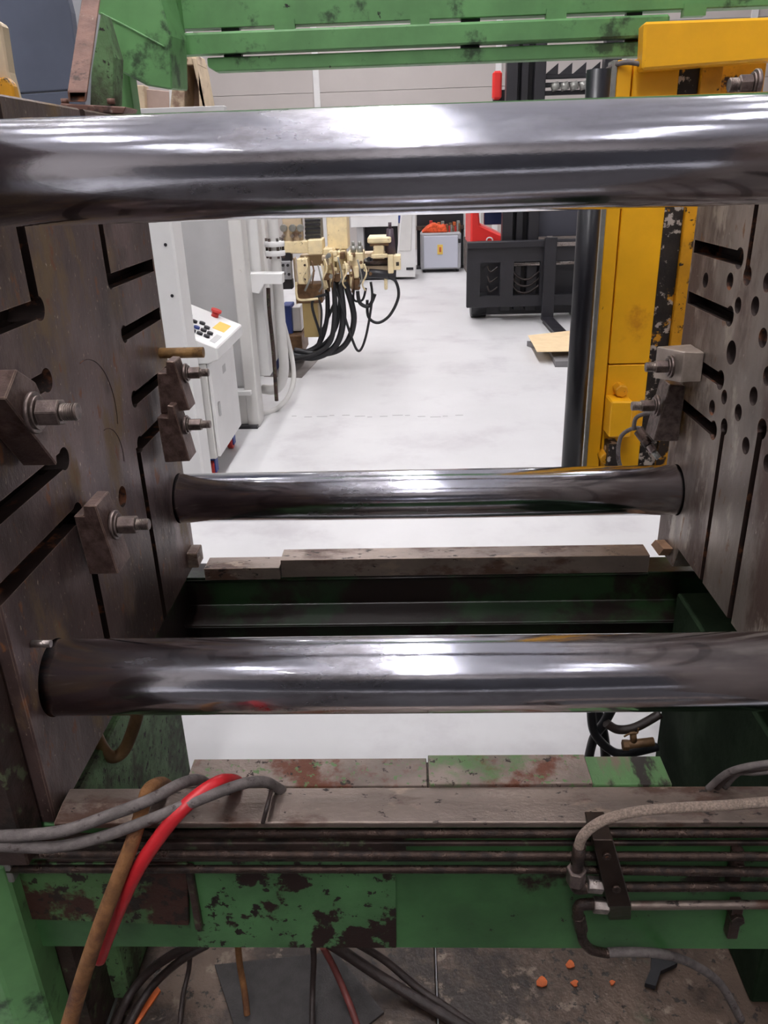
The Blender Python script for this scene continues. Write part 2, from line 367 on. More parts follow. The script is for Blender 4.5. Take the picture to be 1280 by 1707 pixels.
lb = prism('plate_body', [(0.965, 0.655), (1.90, 0.655), (1.90, 1.737), (0.965, 1.737)], 'X', -0.86, XL, M_platenL, LP, bevel=0.003)
cuts = []
for z, e in ((1.432, 1.60), (1.322, 1.632), (1.184, 1.630), (1.086, 1.620)):
    cuts += [hslot(z, e, 1.888, XL, -1), hole(e, z, 0.0185 if z != 1.432 else 0.016, XL, -1)]
for z, e in ((1.432, 1.27), (1.321, 1.247), (1.184, 1.252), (1.078, 1.262)):
    cuts += [hslot(z, 0.90, e, XL, -1, 0.030), hole(e, z, 0.020, XL, -1)]
cuts += [vslot(1.597, 1.432, 1.80, XL, -1), vslot(1.262, 1.44, 1.80, XL, -1, 0.03), vslot(1.603, 0.60, 1.086, XL, -1), vslot(1.28, 0.60, 1.07, XL, -1),
         hole(1.473, 1.023, 0.022, XL, -1, 0.09), hole(1.426, 0.925, 0.011, XL, -1)]
for y in (YF, YB):
    for z in (ZU, ZLW): cuts.append(lambda c, y=y, z=z: c.cyl((-0.95, y, z), (-0.5, y, z), BR+0.0015, 48))
carve(lb, cuts, M_slot)
ring = MB()                                     # scribed locating rings on the plate face
for (y0, z0, r, a0, a1) in ((1.40, 1.20, 0.118, -0.3, 1.7), (1.44, 1.10, 0.075, -0.2, 1.6)):
    ring.tube([(XL+0.0002, y0+r*math.cos(a0+(a1-a0)*i/24), z0+r*math.sin(a0+(a1-a0)*i/24)) for i in range(25)], 0.0008, seg=5, straight=True)
ring.build('scribed_line', M_slot, LP)
box('gib_plate', (-0.62, 1.83, 0.672), (-0.565, 1.885, 0.715), M_rail, LP, bevel=0.002)
# front edge: lower cheek with grime
prism('cheek_plate', [(0.90, 0.63), (0.962, 0.63), (0.962, 0.99), (0.92, 0.965), (0.90, 0.95)], 'X', -0.86, -0.612, M_dkbrown, LP, bevel=0.003)
box('side_rib', (-0.80, 0.93, 1.06), (-0.70, 0.962, 1.70), M_dkbrown, LP, bevel=0.003)
cyl('pin', (-0.62, 1.845, 1.236), (-0.487, 1.845, 1.236), 0.0125, M_pin, LP, seg=20, label='rusty brass coloured stub pin')
cyl('screw', at(85, 1073, Y=1.02), at(85, 1073, Y=1.02)+Vector((-0.03, 0, 0)), 0.006, M_bright, LP, seg=10)

RP = thing('platen', (0.80, 1.45, 0.67), 'grey steel machine platen drilled with many round holes on the right', 'machine plate')
rb = prism('plate_body', [(0.80, 0.735), (1.772, 0.735), (1.80, 0.672), (1.93, 0.672), (1.93, 1.70), (0.80, 1.70)], 'X', XR, 0.95, M_platenR, RP, bevel=0.003)
cuts = []
for z, e in ((1.437, 1.651), (1.323, 1.658), (1.190, 1.659), (1.079, 1.659)):
    cuts += [hslot(z, e, 1.918, XR, 1), hole(e, z, 0.021, XR, 1, 0.065)]
for z in (1.435, 1.32, 1.19, 1.078):
    cuts += [hslot(z, 0.9, 1.25, XR, 1), hole(1.25, z, 0.020, XR, 1)]
cuts += [vslot(1.605, 1.41, 1.80, XR, 1, 0.020), vslot(1.605, 0.60, 1.104, XR, 1, 0.020), vslot(1.435, 0.60, 1.154, XR, 1, 0.024), vslot(1.30, 1.41, 1.8, XR, 1, 0.020)]
for y, z, r in ((1.82,1.374,.0165),(1.682,1.389,.0175),(1.600,1.41,.0193),(1.624,1.35,.0165),(1.544,1.361,.0185),(1.489,1.312,.0185),
                (1.623,1.256,.0245),(1.626,1.162,.0155),(1.683,1.123,.017),(1.489,1.201,.0184),(1.546,1.152,.0175),(1.604,1.104,.018),
                (1.431,1.154,.020),(1.488,1.102,.0175),(1.386,1.102,.0175),(1.445,1.251,.0183),(1.507,1.409,.0182),(1.35,1.36,.018),(1.33,1.2,.018)):
    cuts.append(hole(y, z, r, XR, 1, 0.07))
for y in (YF, YB):
    for z in (ZU, ZLW): cuts.append(lambda c, y=y, z=z: c.cyl((0.5, y, z), (1.1, y, z), BR+0.0015, 48))
carve(rb, cuts, M_slot)
MB().hexa([at(1085, 908, X=0.63), at(1092, 900, X=0.63), at(1106, 915, X=0.63), at(1098, 926, X=0.63)],
          [p+Vector((0.024, 0, 0)) for p in (at(1085, 908, X=0.63), at(1092, 900, X=0.63), at(1106, 915, X=0.63), at(1098, 926, X=0.63))]).build('gib_plate', M_wood, RP)

# ---- tie bars
def bar(y, z, label):
    o = MB().cyl((-1.02, y, z), (1.12, y, z), BR, 96).build('tie_bar', M_bar, bevel=0.0)
    return tag(o, label, 'steel bar', 'polished tie bars')
bar(YF, ZU, 'polished thick steel tie bar crossing the picture at the top, nearest the viewer')
bar(YF, ZLW, 'polished steel tie bar just above the green front beam')
bar(YB, ZLW, 'thinnest looking polished tie bar, low at the back above the rear beam')
bar(YB, ZU, 'polished tie bar hidden behind the top front tie bar')

# ---- clamps
def clamp(near, far, xs, cpx, tip, sgn, label, m=None, nr=0.016, wr=0.025, sr=0.009):
    """near / far: matching outlines (world points); xs: X of the washer face; cpx, tip: where stud axis and stud end are seen"""
    m = m or M_clamp
    near = [Vector(p) for p in near]; far = [Vector(p) for p in far]; al = near+far
    t = thing('mould_clamp', (sum(p.x for p in al)/len(al), sum(p.y for p in al)/len(al), min(p.z for p in al)), label, 'clamp', 'mould clamps bolted on the platens')
    MB().hexa(near, far).build('clamp_block', m, t, bevel=0.002)
    c = at(*cpx, X=xs); e = at(*tip, Y=c.y); ln = abs(e.x-xs); s = -sgn; y, z = c.y, c.z
    MB().cyl((xs-s*.001, y, z), (xs+s*0.006, y, z), wr, 28).build('washer', M_nut, t, bevel=0.001)
    MB().cyl((xs+s*0.006, y, z), (xs+s*0.010, y, z), wr*.8, 24).build('collar', M_nut, t)
    ne = 0.010+(ln-0.010)*0.58
    nut = MB().cyl((xs+s*0.010, y, z), (xs+s*ne, y, z), nr, 6, hexed=True).build('nut', M_nut, t, bevel=0.0015)
    th = MB().cyl((xs, y, z), (xs+s*ln, y, z), sr, 16)
    n = 7; stp = (ln-ne)/n
    for k in range(n): xx = xs+s*(ne+k*stp); th.cyl((xx, y, z), (xx+s*stp*.5, y, z), sr*1.1, 16)
    th.build('stud', M_nut, nut)
    return t
def px_poly(pts_, Y): return [at(x, y, Y=Y) for x, y in pts_]
def shifted(pts_, dy, rise=None):
    return [p+Vector((0, dy if rise is None else rise[i][0], 0 if rise is None else rise[i][1])) for i, p in enumerate(pts_)]
n_ = px_poly([(122,860),(139,860),(138,842.6),(159,842.6),(198,957),(149,958)], 1.24)
clamp(n_, shifted(n_, .068), -0.540, (190,875), (250,881), -1, 'lowest brown steel clamp on the left platen with hex nut, below the drilled hole', nr=.0175, wr=.027, sr=.0095)
face = [(at(x, y, X=-.535).y, at(x, y, X=-.535).z) for x, y in ((9,664),(28,615),(60,637),(88,700),(96,776))]
clamp([(-.5885, y, z) for y, z in face], [(-.535, y, z) for y, z in face], -.535, (55,688), (131,688), -1,
      'largest brown clamp tilted at the left picture edge with big hex nut', nr=.0205, wr=.030, sr=.0115)
n_ = px_poly([(261,622),(277,622),(276,602),(290,603),(316.6,684),(268,690)], 1.75)
clamp(n_, shifted(n_, .055), -.522, (308,622), (348,623), -1, 'upper of the two stacked brown clamps at the far edge of the left platen', nr=.0150, wr=.022, sr=.0085)
n_ = px_poly([(261,696),(279,696),(278,676),(289,677),(317,769),(275,771)], 1.72)
clamp(n_, shifted(n_, .062), -.524, (309,708), (351,707), -1, 'lower of the two stacked brown clamps at the far edge of the left platen', nr=.0150, wr=.022, sr=.0085)
clamp([(.6525,1.765,1.226),(.609,1.765,1.228),(.609,1.765,1.158),(.6525,1.762,1.160)], [(.6525,1.855,1.226),(.574,1.855,1.222),(.574,1.855,1.148),(.6525,1.855,1.150)], .590, (1119,611), (1076,611), 1,
      'light grey block clamp on the right platen, upper of the pair beside the yellow panel', M_clampG, nr=.0155, wr=.0255, sr=.010)
n_ = px_poly([(1116.5,641),(1143,644),(1137,690),(1131,736),(1089,735)], 1.835)
for p in n_: p.x = min(p.x, .6525); p.z = min(p.z, 1.145)
clamp(n_, shifted(n_, .075), .589, (1096,676), (1053,673), 1, 'dark slanted clamp on the right platen, under the light grey block clamp', M_nut, nr=.0155, wr=.0255, sr=.010)
# top right one, only its nut shows above the bar
clamp([(.6525,1.46,1.640),(.60,1.46,1.640),(.585,1.46,1.665),(.590,1.46,1.6985),(.6525,1.46,1.698)], [(.6525,1.53,1.640),(.60,1.53,1.640),(.585,1.53,1.665),(.590,1.53,1.6985),(.6525,1.53,1.698)],
      .588, (1262,140), (1214,146), 1, 'grey clamp with nut at the top right corner above the thick tie bar', M_clampG, nr=.0155, wr=.023, sr=.010)

# ---- bed: front and rear beams, guide rails, cross walls
BED = thing('machine_bed', (0, 1.4, 0), 'worn green painted machine bed with steel guide rails under the tie bars', 'machine frame')
fb = MB(); fb.box((-0.70, 0.965, 0.362), (1.4, 1.024, 0.654)); fb.build('front_beam', M_greenclean, BED, bevel=0.004)
prism('beam_patch_plate', [(at(18,1450,Y=.96).x, 0.574), (at(315,1450,Y=.96).x, 0.574), (at(315,1540,Y=.96).x, 0.428), (at(38,1530,Y=.96).x, 0.443)], 'Y', 0.957, 0.966, M_greenheavy, BED, bevel=0.0015)
prism('beam_face_plate', [(at(328,1450,Y=.96).x, 0.600), (at(660,1450,Y=.96).x, 0.600), (at(660,1570,Y=.96).x, 0.37), (at(328,1570,Y=.96).x, 0.37)], 'Y', 0.961, 0.9655, M_greenworn, BED)
box('weld_rib', (at(322,1500,Y=.95).x-0.006, 0.950, 0.425), (at(322,1500,Y=.95).x+0.006, 0.962, 0.572), M_dkbrown, BED, bevel=0.002)
prism('guide_rail', [(0.953, 0.6555), (0.953, 0.6655), (0.955, 0.6668), (0.990, 0.673), (1.024, 0.673), (1.024, 0.6555)], 'X', -0.588, 1.4, M_rail, BED, bevel=0.001)
cyl('rail_bead', (-0.50, 0.956, 0.641), (1.4, 0.956, 0.641), 0.0078, M_pipe, BED, seg=14)
box('plate_bed', (-0.392, 1.03, 0.655), (0.42, 1.09, 0.668), M_dkbrown, BED)
prism('slide_plate', [(1.026, 0.669), (1.092, 0.669), (1.092, 0.676), (1.028, 0.676), (1.026, 0.674)], 'X', -0.392, 0.0165, M_plate, BED, bevel=0.001)
prism('slide_plate', [(1.026, 0.669), (1.096, 0.669), (1.096, 0.679), (1.028, 0.679), (1.026, 0.677)], 'X', 0.0195, 0.29, M_plate, BED, bevel=0.001)
prism('slide_plate', [(1.026, 0.669), (1.094, 0.669), (1.094, 0.676), (1.028, 0.676), (1.026, 0.674)], 'X', 0.29, 0.42, M_scraped, BED, bevel=0.001)
# rear
box('guide_rail', (-0.355, 1.870, 0.62), (0.62, 1.936, 0.671), M_rail, BED, bevel=0.001)
box('rail_end_plate', (-0.56, 1.858, 0.62), (-0.357, 1.925, 0.655), M_rail, BED, bevel=0.001)
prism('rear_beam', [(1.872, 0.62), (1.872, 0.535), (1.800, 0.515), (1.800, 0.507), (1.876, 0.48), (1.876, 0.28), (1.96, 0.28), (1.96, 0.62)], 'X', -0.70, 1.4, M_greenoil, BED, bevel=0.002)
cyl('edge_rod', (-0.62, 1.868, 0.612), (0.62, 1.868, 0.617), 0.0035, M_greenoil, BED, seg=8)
# cross walls under the platens
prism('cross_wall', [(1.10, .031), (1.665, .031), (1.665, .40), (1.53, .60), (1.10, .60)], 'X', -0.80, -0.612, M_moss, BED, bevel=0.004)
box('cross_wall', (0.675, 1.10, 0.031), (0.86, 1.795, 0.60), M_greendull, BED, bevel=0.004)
# post at the left front corner
prism('corner_post', [(-0.86, 0.90), (-0.715, 0.90), (-0.672, 0.93), (-0.672, 1.0), (-0.86, 1.0)], 'Z', 0.0, 0.60, M_green, BED, bevel=0.004)
prism('side_wall', [(1.0, 0.03), (1.25, 0.03), (1.25, 0.62), (1.0, 0.62)], 'X', -0.68, -0.645, M_dkbrown, BED)
box('beam_top_strip', (-0.66, 0.9605, 0.588), (-0.02, 0.9655, 0.634), M_dkbrown, BED)
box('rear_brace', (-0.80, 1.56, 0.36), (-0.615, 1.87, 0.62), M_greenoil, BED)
box('bracket', (-0.70, 0.93, 0.56), (-0.665, 0.965, 0.61), M_alu, BED, bevel=0.002)
# drip tray plates under the bed
TR = thing('drip_tray', (0, 1.3, 0), 'oily dark steel drip tray plates on the floor under the front beam', 'tray')
for (x0, x1, y0, y1, z1) in ((-0.64, 0.032, 0.80, 1.74, 0.030), (0.036, 0.92, 0.80, 1.74, 0.028)):
    box('tray_plate', (x0, y0, 0.001), (x1, y1, z1), M_tray, TR, bevel=0.002)

# ---- hydraulic pipes along the front beam
def pipe(pts, r, label, m=M_pipe, name='hydraulic_pipe', group='pipes along the front beam', cat='pipe', seg=12, radii=None):
    return tag(tube(name, pts, r, m, seg=seg, radii=radii), label, cat, group)
yp = 0.936
def zat(y, Y=yp, x=640): return at(x, y, Y=Y).z
pipe([(-0.70, yp, zat(1424)), (-0.3, yp, zat(1424)), (0.28, yp, zat(1427)), (1.3, yp, zat(1430))], 0.0070, 'upper thin dark pipe running along the green front beam under the rail')
pipe([(-0.68, yp, zat(1449)), (-0.1, yp, zat(1449)), (0.27, yp, zat(1450)), (0.268+0.02, yp, zat(1453))], 0.0064, 'lower thin steel pipe along the green front beam, ending at the manifold block')
pipe([(0.318, yp, zat(1450)), (0.7, yp, zat(1455)), (1.3, yp, zat(1457))], 0.0078, 'second dark pipe leaving the manifold block to the right')
pipe([(0.318, yp, zat(1478)), (0.7, yp, zat(1477)), (1.3, yp, zat(1478))], 0.0078, 'third dark pipe leaving the manifold block to the right')
pipe([(0.318, yp, zat(1509)), (0.7, yp, zat(1506)), (1.3, yp, zat(1505))], 0.0072, 'lowest and lightest pipe leaving the manifold block to the right', M_rail)
for z_, h_ in ((zat(1424), .0075), (zat(1450), .0075)):
    box('grime_line', (-0.62, 0.9575, z_-h_), (1.35, 0.9655, z_+h_*0.2), M_dkbrown, BED, bevel=.002)
# pipe clips at the right
for (x, y, l) in ((1228, 1443, 'small dark pipe clip bolt between the upper pipes at the right'), (1226, 1527, 'dark pipe clip bolt under the lowest pipe at the right')):
    p = at(x, y, Y=0.95)
    t = thing('pipe_clip', tuple(p), l, 'clip', 'pipe clips on the front beam')
    MB().cyl(p+Vector((0, .015, 0)), p+Vector((0, -.012, 0)), 0.012, 6, hexed=True).build('bolt', M_pipe, t, bevel=0.001)
    box('strap', (p.x-0.009, 0.945, p.z-0.05), (p.x+0.009, 0.964, p.z+0.03), M_dkbrown, t, bevel=0.002)

# ---- manifold block with fittings, braided hose, elbow
MF = thing('manifold_block', tuple(at(1020, 1530, Y=0.93)), 'dark steel manifold block standing out from the front beam, with two screws', 'valve block')
yb = 0.900
q = [at(988, 1400, Y=yb), at(1022, 1400, Y=yb), at(1053, 1510, Y=yb), at(1014, 1511, Y=yb)]
MB().hexa(q, [q[0]+Vector((0, 0.062, -0.004)), q[1]+Vector((0, 0.062, -0.004)), at(1052, 1533, Y=.958), at(1015, 1534, Y=.958)]).build('block', M_block, MF, bevel=0.0015)
for x, y in ((1011, 1426), (1027, 1481)):
    p = at(x, y, Y=yb-0.001)
    MB().cyl(p+Vector((0, .002, 0)), p+Vector((0, -.004, 0)), 0.0065, 16).build('screw', M_pipe, MF)
    MB().cyl(p+Vector((0, -.003, 0)), p+Vector((0, -.0045, 0)), 0.003, 6, hexed=True).build('socket', M_slot, MF)
for (x0, x1, y) in ((978, 1004, 1474), (988, 1013, 1508)):
    a = at(x0, y, Y=0.915); b = at(x1, y+2, Y=0.915)
    MB().cyl(a, b, 0.0135, 6, hexed=True).build('fitting_nut', M_bright, MF, bevel=0.0015)
T = thing('braided_hose', tuple(at(962, 1475, Y=.915)), 'braided steel hose curving from the manifold block up to the right edge', 'hose')
hp = [(964,1425,.905),(968,1400,.90),(985,1380,.90),(1015,1364,.905),(1060,1353,.91),(1120,1347,.915),(1200,1343,.92),(1290,1336,.93),(1400,1330,.95)]
tube('hose', [at(x, y, Y=Y) for x, y, Y in hp], 0.0078, M_braid, T, seg=14)
a, b, c = at(966, 1410, Y=.903), at(961, 1448, Y=.908), at(959, 1470, Y=.912)
MB().cyl(a, b, 0.0098, 18).build('ferrule', M_pipe, T)
MB().cyl(b, c, 0.0155, 6, hexed=True).build('coupling_nut', M_nut, T, bevel=0.0015)
tube('elbow', [at(959, 1470, Y=.912), at(961, 1479, Y=.914), at(970, 1480, Y=.915), at(982, 1478, Y=.916)], 0.010, M_pipe, T, seg=12)
T = thing('elbow_fitting', tuple(at(965, 1550, Y=.92)), 'dark elbow fitting with thin hose below the manifold block', 'pipe fitting')
tube('elbow', [at(992, 1507, Y=.915), at(970, 1508, Y=.915), at(963, 1515, Y=.915), at(964, 1530, Y=.915)], 0.0092, M_pipe, T, seg=12)
MB().cyl(at(964, 1526, Y=.915), at(969, 1551, Y=.917), 0.0115, 6, hexed=True).build('coupling_nut', M_pipe, T, bevel=0.0015)
tube('hose', [at(969, 1551, Y=.917), at(972, 1568, Y=.92), at(984, 1582, Y=.925), at(1005, 1588, Y=.93), at(1015, 1589, Y=.93)], 0.0082, M_pipe, T, seg=12)
tube('sleeve', [at(1013, 1588, Y=.93), at(1050, 1587, Y=.935), at(1100, 1590, Y=.95), at(1150, 1605, Y=1.0), at(1200, 1640, Y=1.03), at(1235, 1700, Y=1.03)], 0.008, M_greyhose, T, seg=12)

# ---- hoses and cables thrown over the front beam
def hose(pts, r, m, label, name='hose', cat='hose', group=None, radii=None, seg=14):
    return tag(tube(name, [at(x, y, Y=Y) for x, y, Y in pts], r, m, seg=seg, radii=radii), label, cat, group)
hose([(-60,1392,.86),(0,1394,.875),(100,1386,.89),(180,1360,.905),(250,1333,.925),(300,1307,.965),(330,1300,1.01),(352,1312,1.06)], 0.0092, M_greyhose,
     'upper of two dusty grey cables sweeping in from the left edge over the rail', 'cable', 'cable', 'grey cables over the front rail')
hose([(-60,1408,.855),(0,1410,.87),(90,1412,.885),(170,1395,.895),(250,1366,.905),(330,1334,.925),(400,1308,.965),(440,1303,.99),(470,1318,1.02)], 0.0088, M_greyhose,
     'lower of two dusty grey cables, ending in a dark curl on the rail', 'cable', 'cable', 'grey cables over the front rail')
hose([(452,1318,.99),(445,1345,.955),(438,1372,.945)], 0.0035, M_darkhose, 'short thin dark wire hanging over the rail beside the cable end', 'wire', 'wire')
hose([(400,1312,1.07),(392,1303,1.02),(365,1304,.965),(325,1330,.930),(285,1370,.905),(235,1440,.895),(205,1500,.89),(180,1560,.89),(165,1600,.89)], 0.0112, M_red,
     'bright red rubber hose hanging over the green front beam')
hose([(282,1313,1.06),(268,1306,1.01),(248,1316,.965),(238,1345,.935),(222,1400,.90),(195,1470,.88),(165,1550,.86),(135,1640,.85),(112,1720,.84)], 0.0095, M_brownhose,
     'brown fabric covered hose hanging over the green front beam beside the red one', radii=[.011,.011,.011,.011,.0115,.012,.0125,.013,.014])
# U-shaped hose below the left platen
hose([(232,1180,1.24),(222,1215,1.24),(207,1250,1.24),(188,1262,1.23),(170,1246,1.22),(152,1205,1.22),(140,1170,1.22)], 0.0125, M_bronze, 'brown greasy U-shaped hose under the left platen')
# bundle on the right end of the rail
for k in range(3):
    hose([(1180+k*14,1315-k*2,1.02),(1210+k*10,1290-k,1.0),(1250+k*5,1277+k*5,.98),(1320,1268+k*6,.97)], 0.0055, M_greyhose if k != 1 else M_darkhose,
         ['thin grey cable lying on the rail at the right edge, outermost of three', 'dark middle cable of three on the rail at the right edge', 'innermost thin grey cable of three on the rail at the right edge'][k], 'cable', 'cable', 'cables on the right end of the rail')

# black hoses hanging behind the front bar, seen in the gap at the right
hose([(985,1150,1.78),(1000,1200,1.78),(1008,1240,1.78),(1010,1300,1.78)], 0.014, M_blackhose, 'straight black hose hanging in the gap under the front tie bar, right', group='black hoses in the gap')
hose([(1035,1150,1.72),(1010,1200,1.74),(988,1235,1.76),(975,1300,1.78)], 0.013, M_blackhose, 'slanting black hose crossing the straight one in the gap', group='black hoses in the gap')
hose([(985,1170,1.74),(990,1220,1.74),(1020,1252,1.74),(1050,1255,1.74),(1095,1245,1.76)], 0.012, M_blackhose, 'lower curved black hose running right behind the brass valve', group='black hoses in the gap')
hose([(1010,1205,1.72),(1030,1216,1.72),(1060,1212,1.72),(1100,1190,1.74)], 0.012, M_darkhose, 'upper curved dark hose running right above the brass valve', group='black hoses in the gap')
V = thing('valve', tuple(at(1056, 1248, Y=1.70)), 'small brass valve with tee among the black hoses in the gap', 'valve')
p0 = at(1040, 1242, Y=1.70); p1 = at(1090, 1236, Y=1.70)
MB().cyl(p0, p1, 0.012, 16).build('body', M_bronze, V, bevel=0.001)
MB().cyl(p0+Vector((-.004, 0, 0)), p0+Vector((.012, 0, 0)), 0.015, 6, hexed=True).build('end_nut', M_bronze, V, bevel=0.001)
MB().cyl(at(1056, 1236, Y=1.70), at(1055, 1222, Y=1.70), 0.009, 12).build('bonnet', M_bronze, V)
tube('handle', [at(1040, 1228, Y=1.695), at(1047, 1224, Y=1.695), at(1055, 1222, Y=1.695), at(1062, 1222, Y=1.695), at(1064, 1214, Y=1.695)], 0.0025, M_bronze, V, seg=6)

# ---- clutter on the tray under the beam
Zt = 0.03
def floorhose(pts, r, m, label, name='hose', cat='hose', group=None, dz=0.0):
    return tag(tube(name, [at(x, y, Z=Zt+r+dz_) for x, y, dz_ in pts], r, m, seg=12), label, cat, group)
floorhose([(330,1570,.14),(290,1590,.10),(250,1618,.05),(215,1660,.01),(188,1720,0)], 0.0095, M_darkhose, 'outer dark hose curving on the tray at lower left', group='hoses on the drip tray')
floorhose([(345,1575,.12),(305,1598,.09),(262,1635,.03),(235,1672,.005),(205,1730,0)], 0.0085, M_darkhose, 'inner dark hose curving on the tray at lower left', group='hoses on the drip tray')
floorhose([(545,1570,.12),(580,1592,.08),(640,1632,.03),(700,1668,.005),(790,1722,0)], 0.0115, M_darkhose, 'thick dark oily hose lying diagonally at the bottom centre', group='hoses on the drip tray')
floorhose([(590,1570,.12),(640,1600,.06),(700,1650,.01),(745,1680,0),(815,1730,0)], 0.008, M_darkhose, 'thinner dark hose beside the thick diagonal one', group='hoses on the drip tray')
floorhose([(318,1580,.1),(314,1620,.04),(305,1660,.01),(298,1720,0)], 0.005, M_darkhose, 'thin dark cable hanging straight onto the left tray plate', 'cable', 'cable', 'hoses on the drip tray')
floorhose([(521,1570,.16),(523,1600,.12),(521,1650,.05),(520,1720,0)], 0.006, M_darkhose, 'straight dark cable hanging in front of the rubber mat', 'cable', 'cable', 'hoses on the drip tray')
floorhose([(538,1578,.12),(560,1620,.06),(585,1680,.01),(600,1725,0)], 0.007, mat('faded red rubber', srgb(112, 56, 52), 0.5, 0, var=0.3, vscale=20), 'faded reddish hose crossing the rubber mat', group='hoses on the drip tray')
floorhose([(396,1570,.16),(400,1610,.10),(407,1650,.05),(412,1692,.01)], 0.0065, M_brownhose, 'orange brown rod standing on the rubber mat', 'rod', 'rod')
m1 = [at(358, 1611, Z=Zt), at(560, 1590, Z=Zt), at(640, 1690, Z=Zt), at(590, 1730, Z=Zt), at(395, 1725, Z=Zt)]
o = MB().hexa(m1, [p+Vector((0, 0, .006)) for p in m1]).build('rubber_mat', M_matrub); tag(o, 'dark rubber mat piece lying on the tray under the front beam', 'mat')
m1 = [at(300, 1612, Z=Zt), at(1, 1, Z=3)]
o = MB().hexa([at(262, 1645, Z=Zt+.001), at(268, 1653, Z=Zt+.001), at(228, 1712, Z=Zt+.001), at(214, 1712, Z=Zt+.001)],
              [p+Vector((0, 0, .004)) for p in (at(262, 1645, Z=Zt+.001), at(268, 1653, Z=Zt+.001), at(228, 1712, Z=Zt+.001), at(214, 1712, Z=Zt+.001))]).build('paint_stick', M_orange)
tag(o, 'orange painted strip lying on the tray at lower left', 'strip')
P = [at(1085, 1592, Z=Zt+.001), at(1105, 1596, Z=Zt+.001), at(1128, 1612, Z=Zt+.001), at(1100, 1625, Z=Zt+.001), at(1092, 1650, Z=Zt+.001), at(1074, 1645, Z=Zt+.001), at(1084, 1620, Z=Zt+.001)]
o = MB().hexa(P, [p+Vector((0, 0, .012)) for p in P]).build('scrap_piece', M_blackhose); tag(o, 'black crooked scrap piece on the right tray plate', 'scrap')
for k, (x, y, s) in enumerate(((903,1637,13),(958,1640,8),(1020,1639,6),(950,1608,10))):
    P = [at(x+s*math.cos(a+k)*(0.7+0.3*math.sin(3*a+k)), y+s*0.7*math.sin(a+k), Z=Zt+.001) for a in [i*2*math.pi/8 for i in range(8)]]
    o = MB().hexa(P, [p+Vector((0, 0, .003)) for p in P]).build('paint_flake', M_orange)
    tag(o, ['largest orange flake on the oily tray', 'small orange flake right of the largest one', 'rightmost small orange flake on the tray', 'orange flake just below the beam edge'][k], 'flake', 'orange flakes on the tray')

# ================================================================== left top: bracket with square tube, gate arm
SB = thing('support_bracket', tuple(at(140, 175, Y=1.80)), 'rusty square steel tube bracket standing on the left platen corner', 'bracket')
near = [at(112, 152, Y=1.80), at(146, 152, Y=1.80), at(144, 171, Y=1.80), at(114, 171, Y=1.80)]
off = at(150, 8, Y=2.02) - at(129, 152, Y=1.80)
farq = [p+off*1.25 for p in near]
tb = MB().hexa(near, farq).build('square_tube', M_rusttube, SB, bevel=0.002)
cen = sum(near, Vector())/4
def inner(c): c.hexa([cen+(p-cen)*0.76-off*0.1 for p in near], [cen+(p-cen)*0.76+off*0.8 for p in near])
carve(tb, [inner], M_slot)
pl = [at(100, 172, Y=1.80), at(210, 178, Y=1.80), at(205, 190, Y=1.80), at(100, 186, Y=1.80)]
MB().hexa(pl, [p+Vector((0, 0.08, 0)) for p in pl]).build('base_plate', M_rusttube, SB, bevel=0.002)
for x, y in ((108, 168), (185, 168)):
    p = at(x, y, Y=1.81); MB().cyl(p+Vector((0, 0, -.006)), p+Vector((0, 0, .004)), 0.008, 12).build('bolt', M_rusttube, SB)
q = [at(168, 20, Y=1.82), at(190, 95, Y=1.82), at(188, 178, Y=1.82), at(150, 178, Y=1.82), at(152, 120, Y=1.82)]
MB().hexa(q, [p+Vector((0, .06, 0)) for p in q]).build('green_gusset', M_moss, SB, bevel=0.002)

# ---- safety gate frame on top with guide rails
GF = thing('gate_frame', tuple(at(285, 0, Y=2.5)), 'green overhead gate frame with long guide rails at the top', 'frame')
Yg = 2.45
def rect_px(x0, y0, x1, y1, Y): return at(x0, y0, Y=Y), at(x1, y1, Y=Y)
def xrail(name, xl, xr, zt, zb, y0, y1, m, bevel=0.004, chamfer=0.0):
    return MB().prism([(xl, zt), (xr, zt), (xr, zb), (xl+chamfer, zb), (xl, zb+min(chamfer, zt-zb)*0.6)], 'Y', y0, y1).build(name, m, GF, bevel)
zz = lambda y, x=640: at(x, y, Y=Yg).z
xl = at(285, 40, Y=Yg).x
z_up = at(640, 35, Y=Yg).z
xrail('header_plate', xl-0.02, 1.5, z_up+0.40, z_up, Yg, Yg+0.05, M_green)
z1t, z1b = at(640, 43, Y=Yg).z, at(640, 80, Y=Yg).z
xrail('guide_rail', at(288, 70, Y=Yg).x, at(1080, 60, Y=Yg).x+0.05, z1t, z1b, Yg-0.015, Yg+0.03, M_green, 0.006)
z2t, z2b = at(640, 85, Y=Yg).z, at(640, 109, Y=Yg).z
xrail('guide_rail', at(345, 100, Y=Yg).x, at(1080, 60, Y=Yg).x+0.05, z2t, z2b, Yg, Yg+0.05, M_green, 0.003, 0.02)
for x0, x1 in ((458, 492), (684, 716), (909, 942), (1136, 1172)):
    box('spacer', (at(x0, 45, Y=Yg).x, Yg-0.01, z1t-0.006), (at(x1, 45, Y=Yg).x, Yg+0.02, z_up+0.012), M_green, GF)
for x0, x1 in ((366, 396), (769, 801), (1046, 1072)):
    box('spacer', (at(x0, 45, Y=Yg).x, Yg+0.02, z2t-0.006), (at(x1, 45, Y=Yg).x, Yg+0.045, z_up+0.012), M_black, GF, label='black spacer block')
